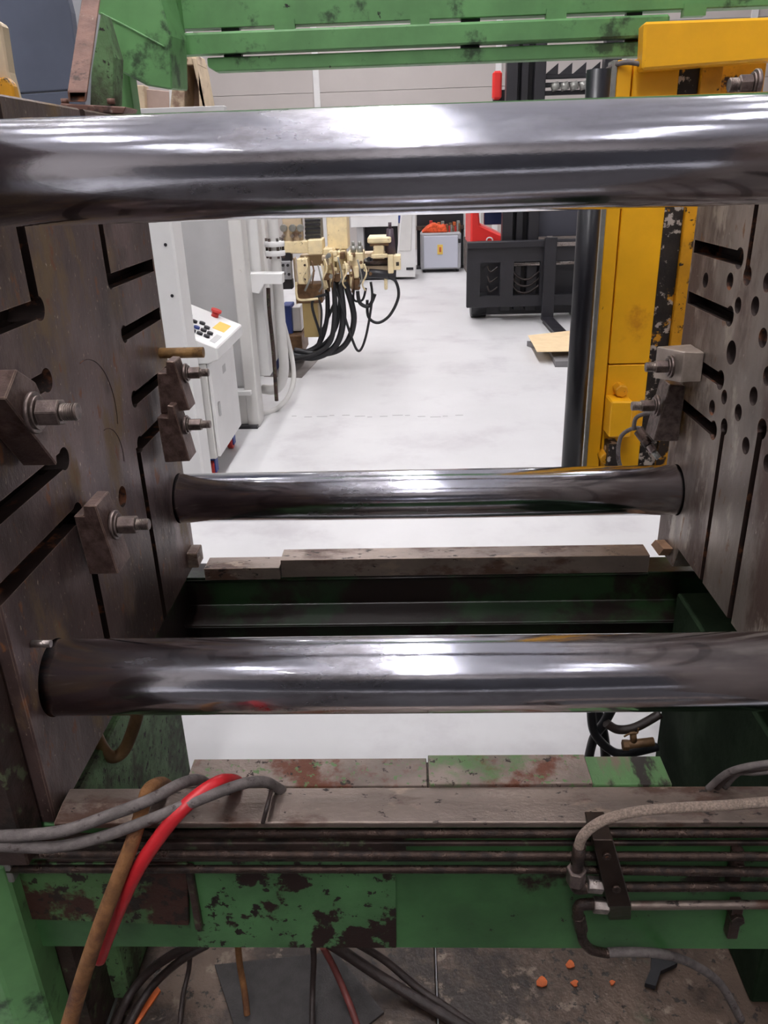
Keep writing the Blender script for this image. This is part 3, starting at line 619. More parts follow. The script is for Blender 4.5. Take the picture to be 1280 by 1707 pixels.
# end arm at the left
q = [at(160, -20, Y=2.2), at(262, -20, Y=2.2), at(284, 60, Y=2.2), at(287, 150, Y=2.2), at(245, 143, Y=2.2), at(192, 115, Y=2.2), at(188, 40, Y=2.2), at(162, 22, Y=2.2)]
MB().hexa(q, [p+Vector((0, .16, 0.01)) for p in q]).build('end_arm', M_green, GF, bevel=0.004)
tube('weld_seam', [at(168, 22, Y=2.198), at(215, 46, Y=2.198), at(274, 78, Y=2.198)], 0.0025, M_green, GF, seg=6)
box('arm_post', tuple(at(188, 195, Y=2.26)), tuple(at(214, 118, Y=2.26)+Vector((0, 0.06, 0))), M_green, GF, bevel=0.003)
box('upright', tuple(at(236, 60, Y=2.38)), tuple(at(284, -60, Y=2.38)+Vector((0, 0.08, 0))), M_green, GF, bevel=0.003)

# ================================================================== rear yellow door, black pole
YD = thing('rear_door', tuple(at(1010, 820, Y=2.36)), 'yellow sheet metal rear safety door with black grime and rust', 'door')
Yy = 2.35
zb_, zt_ = at(960, 835, Y=Yy).z, 1.86
def vstrip(name, x0, x1, m, y0=Yy, y1=Yy+0.05, z0=None, z1=None, bevel=0.002, label=None): return box(name, (x0, y0, zb_ if z0 is None else z0), (x1, y1, zt_ if z1 is None else z1), m, YD, bevel, label)
vstrip('edge_strip', .535, .548, M_alu, Yy-0.005, label='grey aluminium edge strip')
vstrip('door_stile', .549, .587, M_yellow)
vstrip('door_panel', .592, .71, M_yellow, Yy+0.003, z0=at(1030, 608, Y=Yy).z+.002)
vstrip('door_panel', .592, .71, M_yellow, Yy+0.003, z1=at(1030, 608, Y=Yy).z-.002)
vstrip('grimy_channel', .711, .765, M_grime, Yy+0.012, label='grimy black and grey streaked channel')
vstrip('door_stile', .766, .82, M_yellowworn, Yy-0.002)
vstrip('backing', .549, .95, M_yellowworn, Yy+0.05, Yy+0.07)
p = at(1031, 695, Y=2.30)
box('hinge_box', (p.x-0.032, 2.27, p.z-0.055), (p.x+0.032, 2.352, p.z+0.055), M_yellow, YD, 0.004)
for (x, y) in ((1034, 650), (1008, 762)):
    p = at(x, y, Y=2.33); MB().cyl(p+Vector((0, .03, 0)), p+Vector((0, -.02, 0)), 0.02, 6, hexed=True).build('bolt', M_yellowworn, YD, bevel=0.003)
p = at(1020, 755, Y=2.30); box('latch_block', (p.x-.014, 2.29, p.z-.05), (p.x+.02, 2.352, p.z+.03), M_grime, YD, .003)
q = [at(1074, 36, Y=2.27), at(1400, 24, Y=2.27), at(1400, 92, Y=2.27), at(1070, 117, Y=2.27)]
yb_ = MB().hexa(q, [p+Vector((0.004, .07, 0)) for p in q]).build('cross_beam', M_yellow, bevel=0.006)
tag(yb_, 'thick yellow cross beam at the top right above the rear door', 'beam')
hose([(1080,110,2.3),(1045,104,2.33),(1018,112,2.36),(1006,128,2.38),(1003,160,2.38)], 0.006, M_greyhose, 'pale grey hose end bending down beside the yellow cross beam')
cyl('pole', (at(982,350,Y=2.3).x, 2.30, at(950, 835, Y=2.3).z), (at(982,350,Y=2.3).x, 2.30, at(1000, 116, Y=2.3).z), 0.0305, M_pole, YD, seg=32, label='black upright pole')
# sensor cable loop and connector below right clamps
SC = thing('sensor_cable', tuple(at(1040, 780, Y=1.95)), 'grey sensor cable loop with connector below the right clamps', 'cable')
tube('cable', [at(1042, 800, Y=2.0), at(1031, 765, Y=2.0), at(1034, 730, Y=2.0), at(1052, 715, Y=1.98), at(1070, 714, Y=1.95)], 0.0055, M_greyhose, SC)
tube('cable', [at(1056, 716, Y=1.96), at(1060, 697, Y=1.95), at(1078, 689, Y=1.93), at(1096, 690, Y=1.9)], 0.0055, M_greyhose, SC)
a = at(1064, 718, Y=1.93); b = at(1082, 742, Y=1.90); c = at(1098, 764, Y=1.88)
MB().cyl(a, b, 0.013, 16).build('connector', M_pipe, SC, bevel=.001)
MB().cyl(b, b+(c-b)*.5, 0.010, 6, hexed=True).build('connector_nut', M_nut, SC, bevel=.001)
MB().cyl(b+(c-b)*.5, c, 0.007, 12).build('plug', M_alu, SC)

# ================================================================== hall, left: white machine, console
WC = thing('white_column', (-1.42, 4.2, 0), 'tall white sheet metal machine column behind the left platen', 'column')
box('column_body', (-1.75, 4.0, 0.0), (at(339, 786, Y=4.0).x, 4.18, 1.72), M_white, WC, bevel=0.01)
XC = at(335, 786, Y=4.0).x
for (x, y) in ((276, 408), (287, 493)):
    p = at(x, y, Y=3.999); MB().cyl(p, p+Vector((0, -.004, 0)), 0.008, 10).build('screw', M_black, WC)

CO = thing('control_console', (-1.3, 4.55, 0), 'white control console on red casters with sloping button panel', 'control panel')
box('cabinet_body', (-1.62, 4.22, 0.13), (-1.112, 4.86, 0.68), M_offwhite, CO, bevel=.006)
cdr = box('cabinet_door', (-1.110, 4.235, 0.14), (-1.090, 4.845, 0.675), M_white, CO, bevel=.004)
box('door_sticker', (-1.0895, 4.50, 0.555), (-1.0885, 4.58, 0.60), M_greypanel, cdr)
box('door_handle', (-1.0895, 4.30, 0.36), (-1.080, 4.325, 0.44), M_greypanel, cdr, bevel=.002)
dsk = prism('sloping_desk', [(-1.035, .70), (-1.035, .765), (-1.42, .935), (-1.50, .935), (-1.50, .68), (-1.10, .68)], 'Y', 4.21, 4.90, M_white, CO, bevel=.006)
def desk(u, y, h=0.0):        # point on the sloping desk, u from front edge
    return Vector((-1.035-u*0.915, y, .765+u*0.404+h))
nrm = Vector((0.404, 0, 0.915))
cols = [(M_black, .09, 4.33), (M_black, .09, 4.41), (M_black, .13, 4.33), (M_black, .13, 4.42), (M_black, .13, 4.50), (M_black, .17, 4.33), (M_blue, .17, 4.42), (M_blue, .21, 4.33),
        (M_black, .21, 4.41), (M_black, .25, 4.36), (M_black, .25, 4.47), (M_blue, .29, 4.45), (M_black, .17, 4.55), (M_black, .21, 4.52), (M_black, .29, 4.55), (M_blue, .26, 4.60), (M_black, .30, 4.66)]
for m_, u, y in cols:
    p = desk(u, y); MB().cyl(p, p+nrm*0.014, 0.017, 10).build('button', m_, dsk)
p = desk(.16, 4.83); MB().cyl(p, p+nrm*0.03, 0.022, 12).cyl(p+nrm*.03, p+nrm*0.045, 0.032, 14).build('emergency_stop', M_redplastic, dsk, label='red mushroom stop button')
a = [desk(.04, 4.56), desk(.04, 4.76), desk(.11, 4.76), desk(.11, 4.56)]
MB().hexa(a, [p+nrm*.002 for p in a]).build('nameplate', M_yelsign, dsk)
a = [desk(.03, 4.28), desk(.03, 4.46), desk(.06, 4.46), desk(.06, 4.28)]
MB().hexa(a, [p+nrm*.002 for p in a]).build('display', M_greypanel, dsk)
for x in (-1.55, -1.16):
    for y in (4.30, 4.80):
        c_ = MB().box((x-.02, y-.02, .10), (x+.02, y+.02, .13)).box((x-.025, y-.03, .03), (x-.018, y+.03, .11)).box((x+.018, y-.03, .03), (x+.025, y+.03, .11)).build('caster_fork', M_blue, CO)
        MB().cyl((x-.017, y, .05), (x+.017, y, .05), .05, 20).build('caster_wheel', M_redplastic, c_, bevel=.004)

WM = thing('moulding_machine', (-1.8, 6, 0), 'white moulding machine housing with posts behind the console', 'machine')
box('housing_panel', (-2.6, 5.32, 0.25), (-1.10, 5.40, 2.0), M_greypanel, WM, bevel=.004)
box('housing_panel', (-2.6, 5.40, 0.05), (-1.16, 5.50, 0.30), M_greypanel, WM, bevel=.004)
box('corner_post', (-1.135, 5.24, 0.0), (-1.050, 5.42, 1.95), M_offwhite, WM, bevel=.008)
box('frame_ledge', (-1.30, 5.20, 0.235), (-1.085, 5.30, 0.265), M_white, WM, bevel=.003)
box('foot_panel', (-1.26, 5.25, 0.02), (-1.13, 5.33, 0.235), M_offwhite, WM, bevel=.003)
box('foot', (-1.24, 5.2, 0.0), (-1.06, 5.42, 0.02), M_black, WM)
box('second_post', (-1.10, 5.56, 0.28), (-1.005, 5.72, 1.95), M_white, WM, bevel=.006)
prism('pipe_bracket', [(at(404,462,Y=5.4).x, at(404,456,Y=5.4).z), (at(470,458,Y=5.4).x, at(470,456,Y=5.4).z), (at(470,470,Y=5.4).x, at(470,474,Y=5.4).z), (at(440,470,Y=5.4).x, at(440,474,Y=5.4).z), (at(432,500,Y=5.4).x, at(432,490,Y=5.4).z), (at(408,500,Y=5.4).x, at(408,485,Y=5.4).z)], 'Y', 5.40, 5.52, M_white, WM, bevel=.004)
tube('drain_pipe', [(-0.905, 5.60, 1.9), (-0.905, 5.60, 1.2), (-0.908, 5.60, .6), (-0.915, 5.62, .30), (-0.98, 5.64, .17), (-1.09, 5.70, .15)], 0.036, M_offwhite, WM, seg=16)
for z in (1.16, 1.10):
    MB().cyl((-0.905, 5.60, z), (-0.905, 5.60, z+.035), 0.068, 20).build('flange', M_white, WM, bevel=.003)
for k in range(6):
    a_ = k*math.pi/3; MB().cyl((-0.905+.055*math.cos(a_), 5.6+.055*math.sin(a_), 1.085), (-0.905+.055*math.cos(a_), 5.6+.055*math.sin(a_), 1.215), .009, 8).build('flange_bolt', M_dkbrown, WM)
tube('conduit', [at(447, 480, Y=5.5), at(449, 520, Y=5.5), at(456, 590, Y=5.5), at(461, 668, Y=5.5)], 0.014, M_dkbrown, WM, seg=10)
hose([(470,530,5.9),(478,560,5.9),(487,600,5.85),(489,635,5.8),(478,665,5.7),(455,685,5.6),(432,690,5.5)], 0.018, M_offwhite, 'thin pale hose looping to the floor beside the white posts')
CB = thing('white_cabinet', (-1.5, 7.1, 0), 'white cabinet with blue plinth behind the white posts', 'cabinet')
box('cabinet_body', (-2.0, 6.80, 0.10), (-1.17, 7.5, 1.75), M_white, CB, bevel=.008)
box('cabinet_panel', (-1.60, 6.785, 0.14), (-1.20, 6.80, 1.70), M_offwhite, CB, bevel=.004)
box('plinth', (-1.98, 6.82, 0.0), (-1.185, 7.48, 0.10), M_blue, CB)
pm = [at(440, 628, Z=.0005), at(503, 630, Z=.0005), at(535, 595, Z=.0005), at(470, 595, Z=.0005)]
tag(MB().hexa(pm, [p+Vector((0, 0, .008)) for p in pm]).build('floor_plate', mat('floor plate', srgb(130, 125, 122), .4, .4, var=.15)), 'thin grey steel plate lying on the floor by the cream machine', 'plate')

# cream injection unit
IU = thing('injection_unit', (-0.75, 7.2, 0), 'cream painted injection unit with valves, brackets and brown barrels', 'machine')
def pbox(name, x0, y0, x1, y1, Y, dep, m, bevel=.006, parent=IU):
    a = at(x0, y0, Y=Y); b = at(x1, y1, Y=Y)
    return box(name, (a.x, Y, b.z), (b.x, Y+dep, a.z), m, parent, bevel)
pbox('hopper_column', 540, 300, 580, 415, 7.1, .30, M_cream)
pbox('valve_plate', 465, 300, 505, 420, 7.0, .12, M_creamd)
for x in (473, 488, 501):
    p = at(x, 380, Y=6.99); MB().cyl(p, p+Vector((0, -.03, 0)), .030, 16).build('gauge', M_alu, IU, bevel=.003)
    p = at(x, 393, Y=6.99); MB().cyl(p, p+Vector((0, -.05, 0)), .014, 10).build('valve_knob', M_bright, IU)
pbox('motor', 506, 345, 536, 400, 7.08, .2, M_alu)
for k in range(5): pbox('cooling_fin', 508, 366+k*7, 534, 369+k*7, 7.05, .03, M_black, .001)
pbox('cream_bracket', 468, 403, 514, 422, 6.95, .2, M_cream)
pbox('cream_bracket', 512, 400, 538, 424, 6.92, .25, M_cream)
pbox('switch_box', 466, 436, 486, 466, 6.90, .1, M_lgrey)
for x, y in ((472, 442), (480, 442), (474, 456), (482, 457)):
    p = at(x, y, Y=6.89); MB().cyl(p, p+Vector((0, -.02, 0)), .012, 10).build('switch', M_black, IU)
pbox('black_terminal', 468, 420, 486, 436, 6.95, .1, M_black)
pbox('black_terminal', 468, 466, 488, 482, 6.95, .1, M_black)
pbox('carriage', 494, 432, 514, 474, 6.85, .2, M_cream)
for y in (442, 455, 466): 
    p = at(508, y, Y=6.84); MB().cyl(p, p+Vector((0, -.008, 0)), .010, 8).build('bolt', M_dkbrown, IU)
pbox('oil_cover', 492, 474, 538, 505, 6.98, .2, M_bronze)
pbox('belt_guard', 503, 500, 533, 562, 7.0, .2, mat('tan sheet', srgb(176, 152, 100), .5, 0, var=.08))
pbox('blue_pump', 468, 510, 488, 560, 7.2, .25, M_blue)
pbox('white_tank', 486, 512, 503, 552, 7.25, .25, M_white)
pbox('pump_base', 468, 560, 505, 592, 7.1, .45, M_bronze)
pbox('machine_stand', 468, 585, 500, 598, 7.15, .45, M_black)
tube('frame_pipe', [at(494, 470, Y=6.84), at(494, 490, Y=6.84), at(500, 500, Y=6.84), at(530, 498, Y=6.84)], .010, M_cream, IU, seg=8)
tube('lever', [at(524, 450, Y=6.80), at(508, 485, Y=6.80)], .009, M_alu, IU, seg=8, straight=True)
tube('lever', [at(536, 440, Y=6.84), at(546, 480, Y=6.84)], .008, M_cream, IU, seg=8, straight=True)
pbox('barrel_block', 538, 415, 560, 460, 6.95, .35, M_cream)
pbox('barrel_block', 560, 420, 575, 455, 6.92, .3, M_cream)
pbox('nozzle_bracket', 566, 408, 571, 470, 6.88, .03, M_cream)
pbox('nozzle_bracket', 554, 412, 559, 464, 6.88, .03, M_cream)
for k in range(9):
    x = 541+k*5.5; p = at(x, 462+4*math.sin(k*2), Y=6.92); MB().cyl(p+Vector((0, 0, .04)), p+Vector((0, 0, -.10)), .016, 10).build('valve_stem', M_bronze if k % 2 else M_cream, IU)
pbox('servo_block', 578, 422, 606, 448, 6.9, .3, M_cream)
for x in (589, 600):
    p = at(x, 420, Y=6.95); MB().cyl(p+Vector((0, 0, -.01)), p+Vector((0, 0, .05)), .026, 14).cyl(p+Vector((0, 0, .05)), p+Vector((0, 0, .085)), .014, 10).build('solenoid', M_alu, IU)
pbox('filter_bowl', 586, 444, 598, 464, 6.88, .08, M_cream, .01)
pbox('filter_bowl', 588, 464, 600, 484, 6.90, .08, M_bronze, .01)
pbox('cap_plate', 612, 396, 652, 405, 6.9, .3, M_cream, .01)
pbox('cap_plate', 616, 405, 648, 410, 6.92, .26, M_bronze, .005)
pbox('cap_neck', 622, 408, 640, 426, 6.92, .2, M_cream)
pbox('cap_flange', 618, 424, 646, 430, 6.90, .25, M_cream)
a = at(590, 438, Y=6.95); b = at(646, 437, Y=6.95); MB().cyl(a, b, .028, 16).build('barrel', M_dkbrown, IU)
pbox('base_bar', 606, 442, 656, 452, 6.95, .12, M_creamd)
a = at(615, 455, Y=6.93); b = at(648, 458, Y=6.93); MB().cyl(a, b, .036, 16).build('black_cylinder', M_black, IU, bevel=.003)
pbox('end_block', 646, 425, 656, 456, 6.88, .2, M_cream); pbox('end_block', 655, 426, 668, 450, 6.90, .16, M_cream)
pbox('end_hole', 660, 437, 665, 443, 6.895, .01, M_dkbrown, 0)
pbox('drain_stub', 640, 462, 646, 483, 6.92, .05, M_cream)
pbox('carriage_beam', 500, 425, 640, 440, 7.25, .2, M_creamd)
pbox('support_leg', 488, 430, 503, 600, 7.42, .12, M_creamd)
rnd = random.Random(11)
for k in range(16):
    x = 536+rnd.random()*76; y = 418+rnd.random()*40; w__ = 4+rnd.random()*7; h__ = 4+rnd.random()*9
    pbox('valve_block', x, y, x+w__, y+h__, 6.86-rnd.random()*.06, .08, (M_cream, M_cream, M_creamd, M_bronze)[k % 4], .004)
for k in range(14):
    x = 540+rnd.random()*80; y = 424+rnd.random()*40; p = at(x, y, Y=6.80)
    MB().cyl(p, p+Vector((0, -.03, 0)), .010+rnd.random()*.010, 10).build('fitting', (M_bronze, M_alu, M_cream, M_black)[k % 4], IU)
for k in range(10):
    x = 508+k*11; y = 428+(k*7) % 17
    tube('thin_pipe', [at(x, y, Y=6.78), at(x+4, y+16, Y=6.76), at(x-3+k % 3*5, y+34, Y=6.78), at(x+2, y+44, Y=6.84)], .007, (M_cream, M_bronze, M_alu)[k % 3], IU, seg=6, sub=4)
hs = [([(556,470),(558,520),(550,570),(520,592),(470,600)], .022), ([(566,470),(572,530),(560,575),(525,596),(480,590)], .028), ([(575,470),(590,530),(575,575),(540,590),(490,584)], .026),
      ([(568,480),(560,545),(530,580),(480,588)], .018), ([(545,480),(545,530),(530,575),(490,592)], .020), ([(560,480),(585,560),(598,585),(610,560),(620,500),(618,470)], .011),
      ([(596,485),(600,505),(615,510),(625,490)], .016), ([(648,462),(660,470),(664,495),(650,525),(630,538),(614,528),(612,500)], .013), ([(610,480),(604,500),(590,500),(590,480)], .010),
      ([(560,500),(540,545),(528,580)], .014), ([(534,560),(536,520),(532,500)], .009), ([(545,490),(520,505),(534,560),(530,580)], .012)]
for k, (pts_, r_) in enumerate(hs):
    hose([(x, y, 6.86+0.02*(k % 5)) for x, y in pts_], r_, M_blackhose,
         'black rubber hose looping under the cream injection unit' if k != 7 else 'outermost black hose loop at the right end of the cream injection unit', group='black hoses under the injection unit' if k != 7 else None, seg=10)

# tan casting with arch seen above the bar at left
CF = thing('cast_frame', tuple(at(300, 240, Y=5.6)), 'tan cast A-shaped machine frame above the tie bar at upper left', 'machine frame')
def ppoly(name, pts_, Y, dep, m, parent, bevel=.004):
    q = [at(x, y, Y=Y) for x, y in pts_]
    return MB().hexa(q, [p+Vector((0, dep, 0)) for p in q]).build(name, m, parent, bevel)
ppoly('casting_leg', [(292,96),(312,96),(308,110),(306,250),(276,250)], 5.6, .3, M_creamd, CF)
ppoly('casting_leg', [(318,96),(326,96),(356,250),(334,250),(330,120)], 5.6, .3, M_creamd, CF)
ppoly('casting_top', [(300,90),(326,90),(330,108),(303,108)], 5.62, .25, M_creamd, CF)
ppoly('casting_web', [(300,100),(336,100),(345,250),(300,250)], 5.85, .05, mat('brown casting recess', srgb(132, 104, 84), .7, 0, var=.15), CF)
ppoly('side_plate', [(243,148),(285,152),(290,250),(243,250)], 5.75, .1, mat('pinkish primer', srgb(172, 150, 140), .7, 0, var=.12), CF)
ppoly('side_post', [(222,142),(240,142),(246,250),(218,250)], 5.7, .1, M_creamd, CF)
ppoly('white_post', [(280,90),(290,90),(294,250),(284,250)], 5.72, .1, M_white, CF)
ppoly('frame_foot', [(218,246),(356,246),(356,300),(218,300)], 5.6, .35, M_creamd, CF)
box('frame_support', (at(218,300,Y=5.6).x, 5.75, 0), (at(356,300,Y=5.6).x, 5.95, at(300,296,Y=5.6).z), M_creamd, CF, bevel=.006)

# dark cabinet at the far upper left
DC = thing('dark_cabinet', tuple(at(60, 300, Y=3.4)), 'dark blue grey machine cover at the upper left corner', 'machine cover')
ppoly('cover_sheet', [(-200,-60),(98,-60),(118,20),(134,148),(-200,172)], 3.4, .05, M_navy, DC)
ppoly('cover_sheet', [(-200,174),(134,150),(140,290),(-200,300)], 3.4, .05, M_navy, DC)
box('cover_leg', (at(40,300,Y=3.4).x, 3.42, 0), (at(70,300,Y=3.4).x, 3.5, at(60,290,Y=3.4).z), M_navy, DC)
LG = MB().hexa([at(100,-60,Y=3.8), at(215,-60,Y=3.8), at(205,300,Y=3.8), at(130,300,Y=3.8)], [p+Vector((0,.05,0)) for p in (at(100,-60,Y=3.8), at(215,-60,Y=3.8), at(205,300,Y=3.8), at(130,300,Y=3.8))])
LG.box((at(140,300,Y=3.8).x, 3.81, 0), (at(160,300,Y=3.8).x, 3.84, at(150,290,Y=3.8).z))
tag(LG.build('grey_screen', M_lgrey, bevel=0), 'light grey sheet standing behind the dark cover at upper left', 'sheet')
YT = thing('hoist_part', tuple(at(0, 200, Y=2.1)), 'tan lever with yellow tagged end at the upper left edge', 'machine part')
ppoly('lever', [(-30,20),(2,40),(14,120),(26,165),(26,182),(-30,182)], 2.1, .04, M_creamd, YT)
ppoly('yellow_tag', [(-30,132),(8,128),(20,140),(26,168),(-30,172)], 2.08, .03, M_yellowworn, YT)
ppoly('dark_pin', [(2,168),(14,168),(18,200),(4,200)], 2.06, .03, M_dkbrown, YT)
ppoly('lever_foot', [(-30,180),(26,180),(30,260),(-30,260)], 2.1, .04, M_creamd, YT)

# ================================================================== hall, far: white machine, cart, forklift
FM = thing('far_machine', (-0.4, 13.4, 0), 'white machine standing far back in the hall behind the injection unit', 'machine')
Yf_ = 13.0
pbox('top_cover', 582, 320, 664, 377, Yf_, .8, M_white, parent=FM)
pbox('inner_panel', 594, 376, 608, 445, Yf_+.1, .5, M_greypanel, parent=FM)
pbox('dark_opening', 608, 377, 664, 445, Yf_+.5, .1, M_black, 0, parent=FM)
ppoly('side_door', [(671,320),(692,320),(692,462),(660,462),(662,420)], Yf_-.05, .7, M_white, FM)
ppoly('door_panel', [(673,330),(688,330),(685,418),(665,418)], Yf_-.07, .02, M_offwhite, FM)
pbox('blue_edge', 662, 330, 671, 372, Yf_+.02, .3, M_blue, parent=FM)
pbox('yellow_sticker', 657, 424, 668, 446, Yf_-.075, .01, M_yelsign, 0, parent=FM)
pbox('vent', 677, 446, 689, 450, Yf_-.06, .01, M_black, 0, parent=FM)
pbox('base_skirt', 594, 444, 662, 464, Yf_, .6, M_black, parent=FM)
pt = at(651, 425.5, Y=6.98); pt.z = at(651, 425, Y=6.88).z
tag(MB().cyl(pt, pt+Vector((0, 0, .20)), .046, 16, r1=.028).cyl(pt+Vector((0, 0, .20)), pt+Vector((0, 0, .25)), .014, 10).build('dark_bottle', mat('dark plum plastic', srgb(70, 55, 66), .4)), 'dark slim bottle standing on the end block of the cream injection unit', 'bottle')
GC = thing('tool_cart', (0.53, 14.0, 0), 'light grey tool cart with yellow label at the back of the hall', 'cart')
Yc = 13.75
pbox('cart_body', 701, 389, 768, 448, Yc, .5, M_lgrey, .02, parent=GC)
cd_ = pbox('cart_door', 706, 394, 763, 446, Yc-.02, .02, mat('cart door paint', srgb(188, 190, 202), .45), .008, parent=GC)
pbox('label_plate', 729, 408, 738, 424, Yc-.03, .01, M_yelsign, 0, parent=cd_)
pbox('label_print', 732, 412, 735.5, 420, Yc-.034, .004, M_orange, 0, parent=cd_)
pbox('handle', 764, 398, 768, 405, Yc-.04, .03, M_black, parent=cd_)
for x in (707, 762):
    p = at(x, 452, Y=Yc+.1); MB().cyl((p.x-.025, Yc+.1, .05), (p.x+.025, Yc+.1, .05), .05, 14).build('caster', M_black, GC)
rnd = random.Random(3)
oc = MB()
cloth_pts = [(702,388),(712,378),(724,372),(735,377),(742,374),(746,388)]
ppoly('orange_cloth', cloth_pts, Yc+.02, .35, M_orangecloth, GC, .02) 
for k in range(7):
    x = 744+k*3.4; pbox('tool_part', x, 372+rnd.random()*8, x+3, 388, Yc+.05+.03*k, .05, (M_bronze, M_redplastic, M_alu)[k % 3], .003, parent=GC)
BS = thing('shelf_rack', (0.55, 14.9, 0), 'black shelf rack standing behind the tool cart', 'rack')
pbox('rack_back', 694, 330, 772, 446, 14.6, .1, M_black, 0, parent=BS)
pbox('rack_shelf', 694, 378, 774, 382, 14.4, .25, M_dkbrown, 0, parent=BS)
pbox('rack_base', 694, 446, 774, 456, 14.3, .4, M_black, 0, parent=BS)
for k in range(8): pbox('shelf_item', 716+k*6.5, 368+(k*5) % 7, 721+k*6.5, 378, 14.42, .1, (M_redplastic, M_bronze, M_orange, M_alu)[k % 4], .004, parent=BS)
o = box('white_cabinet', (at(774,440,Y=14.2).x, 14.2, 0), (at(800,440,Y=14.2).x, 14.8, 1.3), M_white, bevel=.01); tag(o, 'narrow white cabinet right of the tool cart, partly behind the forklift', 'cabinet')

FL = thing('forklift', (1.4, 9.6, 0), 'red and black forklift truck with wide black fork carriage', 'forklift')
def fx(x, y=450, Y=9.0): return at(x, y, Y=Y).x
def fz(y, x=850, Y=9.0): return at(x, y, Y=Y).z
x0, x1 = 0.635, 2.05
cb = MB(); cb.box((x0, 9.0, 0.17), (x1, 9.07, 0.87)); cr = cb.build('carriage_plate', M_black, FL, bevel=.008)
w_ = []
for a_, b_ in ((800, 834), (856, 900), (925, 990)):
    w_.append(lambda c, a_=a_, b_=b_: c.box((fx(a_, 460), 8.9, fz(493)), (fx(b_, 460), 9.2, fz(437))))
carve(cr, w_)
box('top_bar', (x0, 8.96, 0.80), (x1, 9.03, 0.865), M_black, FL, bevel=.006)
cyl('side_shift_rod', (fx(858, 442), 9.10, fz(443)), (x1, 9.10, fz(443)), .018, M_bright, cr, seg=10)
for k in range(3):
    tube('hydraulic_hose', [(fx(858), 9.16, fz(455+k*12)), (fx(868), 9.14, fz(466+k*12)), (fx(885), 9.14, fz(469+k*11)), (fx(905), 9.16, fz(455+k*12))], .012, M_darkhose, cr, seg=8)
for k in range(3):
    tube('hydraulic_hose', [(fx(815), 9.16, fz(445+k*17)), (fx(820), 9.14, fz(455+k*17)), (fx(832), 9.16, fz(448+k*17))], .010, M_darkhose, cr, seg=8)
box('carriage_back', (x0+.05, 9.3, 0.25), (x1, 9.36, 0.8), M_black, FL)
# forks
box('under_body', (fx(790, 530), 9.30, 0.04), (fx(1010, 530), 9.36, 0.24), M_black, FL)
box('mast_backing', (fx(842, 380), 9.36, 0.1), (fx(902, 380), 9.39, 2.9), M_black, FL)
for xs in (fx(906, 450, 8.95), fx(906, 450, 8.95)+0.62):
    q = MB(); q.box((xs-.005, 8.90, 0.03), (xs+.125, 8.955, 0.90)); q.box((xs-.005, 7.62, 0.030), (xs+.125, 8.91, 0.065)); q.build('fork', M_black, FL, bevel=.006)
box('mast_rail', (fx(840, 380), 9.15, 0.1), (fx(858, 380), 9.30, 2.9), M_black, FL, bevel=.006)
box('mast_rail', (fx(864, 380), 9.20, 0.1), (fx(876, 380), 9.34, 2.9), M_black, FL, bevel=.006)
box('mast_rail', (fx(884, 380), 9.15, 0.1), (fx(902, 380), 9.30, 2.9), M_black, FL, bevel=.006)
box('mast_rail', (fx(994, 380), 9.15, 0.1), (fx(1020, 380), 9.30, 2.9), M_black, FL, bevel=.006)
box('mast_shield', (fx(904, 380), 9.4, 0.87), (fx(992, 380), 9.45, fz(330)), mat('dark grey shield', srgb(74, 74, 84), .4), FL, bevel=.006)
for k in range(3): box('mast_cross_bar', (fx(912, 150), 9.25, fz(158-k*14)), (fx(1000, 150), 9.32, fz(150-k*14)), M_black, FL, bevel=.006)
for k in range(6):
    xx = fx(916+k*24, 110); zz_ = fz(122)
    prism('rack_tooth', [(xx, zz_), (xx+.13, zz_), (xx+.13, zz_+.1)], 'Y', 9.26, 9.30, M_black, FL)
for k in range(5): MB().cyl((fx(925+k*16, 140), 9.2, fz(146)), (fx(937+k*16, 140), 9.2, fz(142)), .04, 12).build('chain_roller', M_alu, FL)
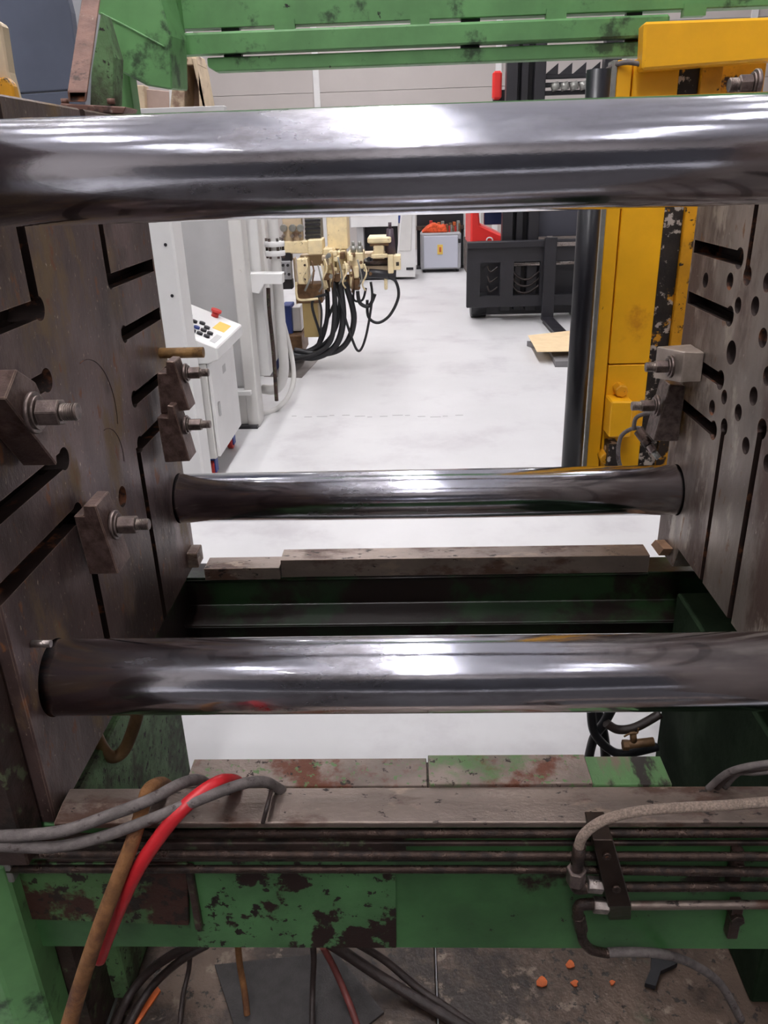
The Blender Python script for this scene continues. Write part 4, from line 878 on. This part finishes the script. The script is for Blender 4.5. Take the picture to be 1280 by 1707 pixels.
ppoly('body_panel', [(785,330),(797,330),(800,375),(844,395),(844,404),(798,404),(796,412),(784,412)], 9.75, .9, M_redpaint, FL, .02)
ppoly('body_side', [(796,376),(843,402),(843,430),(790,430)], 9.9, .8, M_black, FL, .01)
pbox('seat_screen', 808, 330, 840, 374, 9.9, .1, M_glass, parent=FL)
pbox('body_block', 784, 408, 1000, 460, 9.95, 1.2, M_dkbrown, parent=FL)
pbox('lamp', 822, 118, 836, 165, 9.6, .12, M_redpaint, .02, parent=FL)
pbox('guard_post', 822, 150, 838, 335, 9.7, .08, M_black, parent=FL)
tube('emblem_ring', [at(816+5*math.cos(a_*math.pi/8), 401+5*math.sin(a_*math.pi/8), Y=9.73) for a_ in range(8, 17)], .008, M_white, FL, seg=6)
pbox('lock_pin', 912, 394, 922, 402, 8.95, .05, M_bright, parent=FL)
pbox('guide_strip', 928, 404, 960, 410, 8.94, .05, M_bright, parent=FL)
for xs in (0.80, 1.95):
    MB().cyl((xs-.09, 9.42, .17), (xs+.09, 9.42, .17), .17, 28).build('wheel', M_blackhose, FL, bevel=.01)
for xs in (0.86, 1.95):
    MB().cyl((xs-.09, 10.6, .2), (xs+.09, 10.6, .2), .2, 28).build('wheel', M_blackhose, FL, bevel=.01)
box('axle', (0.8, 9.4, .14), (2.0, 9.46, .2), M_black, FL)

cbq = [at(880, 560, Z=.10), at(960, 551, Z=.10), at(975, 586, Z=.10), at(895, 587, Z=.10)]
tag(MB().hexa(cbq, [p+Vector((0, 0, .006)) for p in cbq]).build('cardboard_sheet', M_card), 'sheet of tan cardboard lying on the forklift forks', 'cardboard')
PD = [at(878, 577, Z=.0), at(960, 577, Z=.0), at(975, 612, Z=.0), at(925, 612, Z=.0), at(915, 590, Z=0)]
tag(MB().hexa(PD, [p+Vector((0, 0, .05)) for p in PD]).build('grey_wedge', mat('grey wedge', srgb(120, 118, 120), .5, .2)), 'grey flat wedge on the floor under the cardboard sheet', 'plate')  # flat grey wedge below the cardboard
print('objects', len(bpy.data.objects))
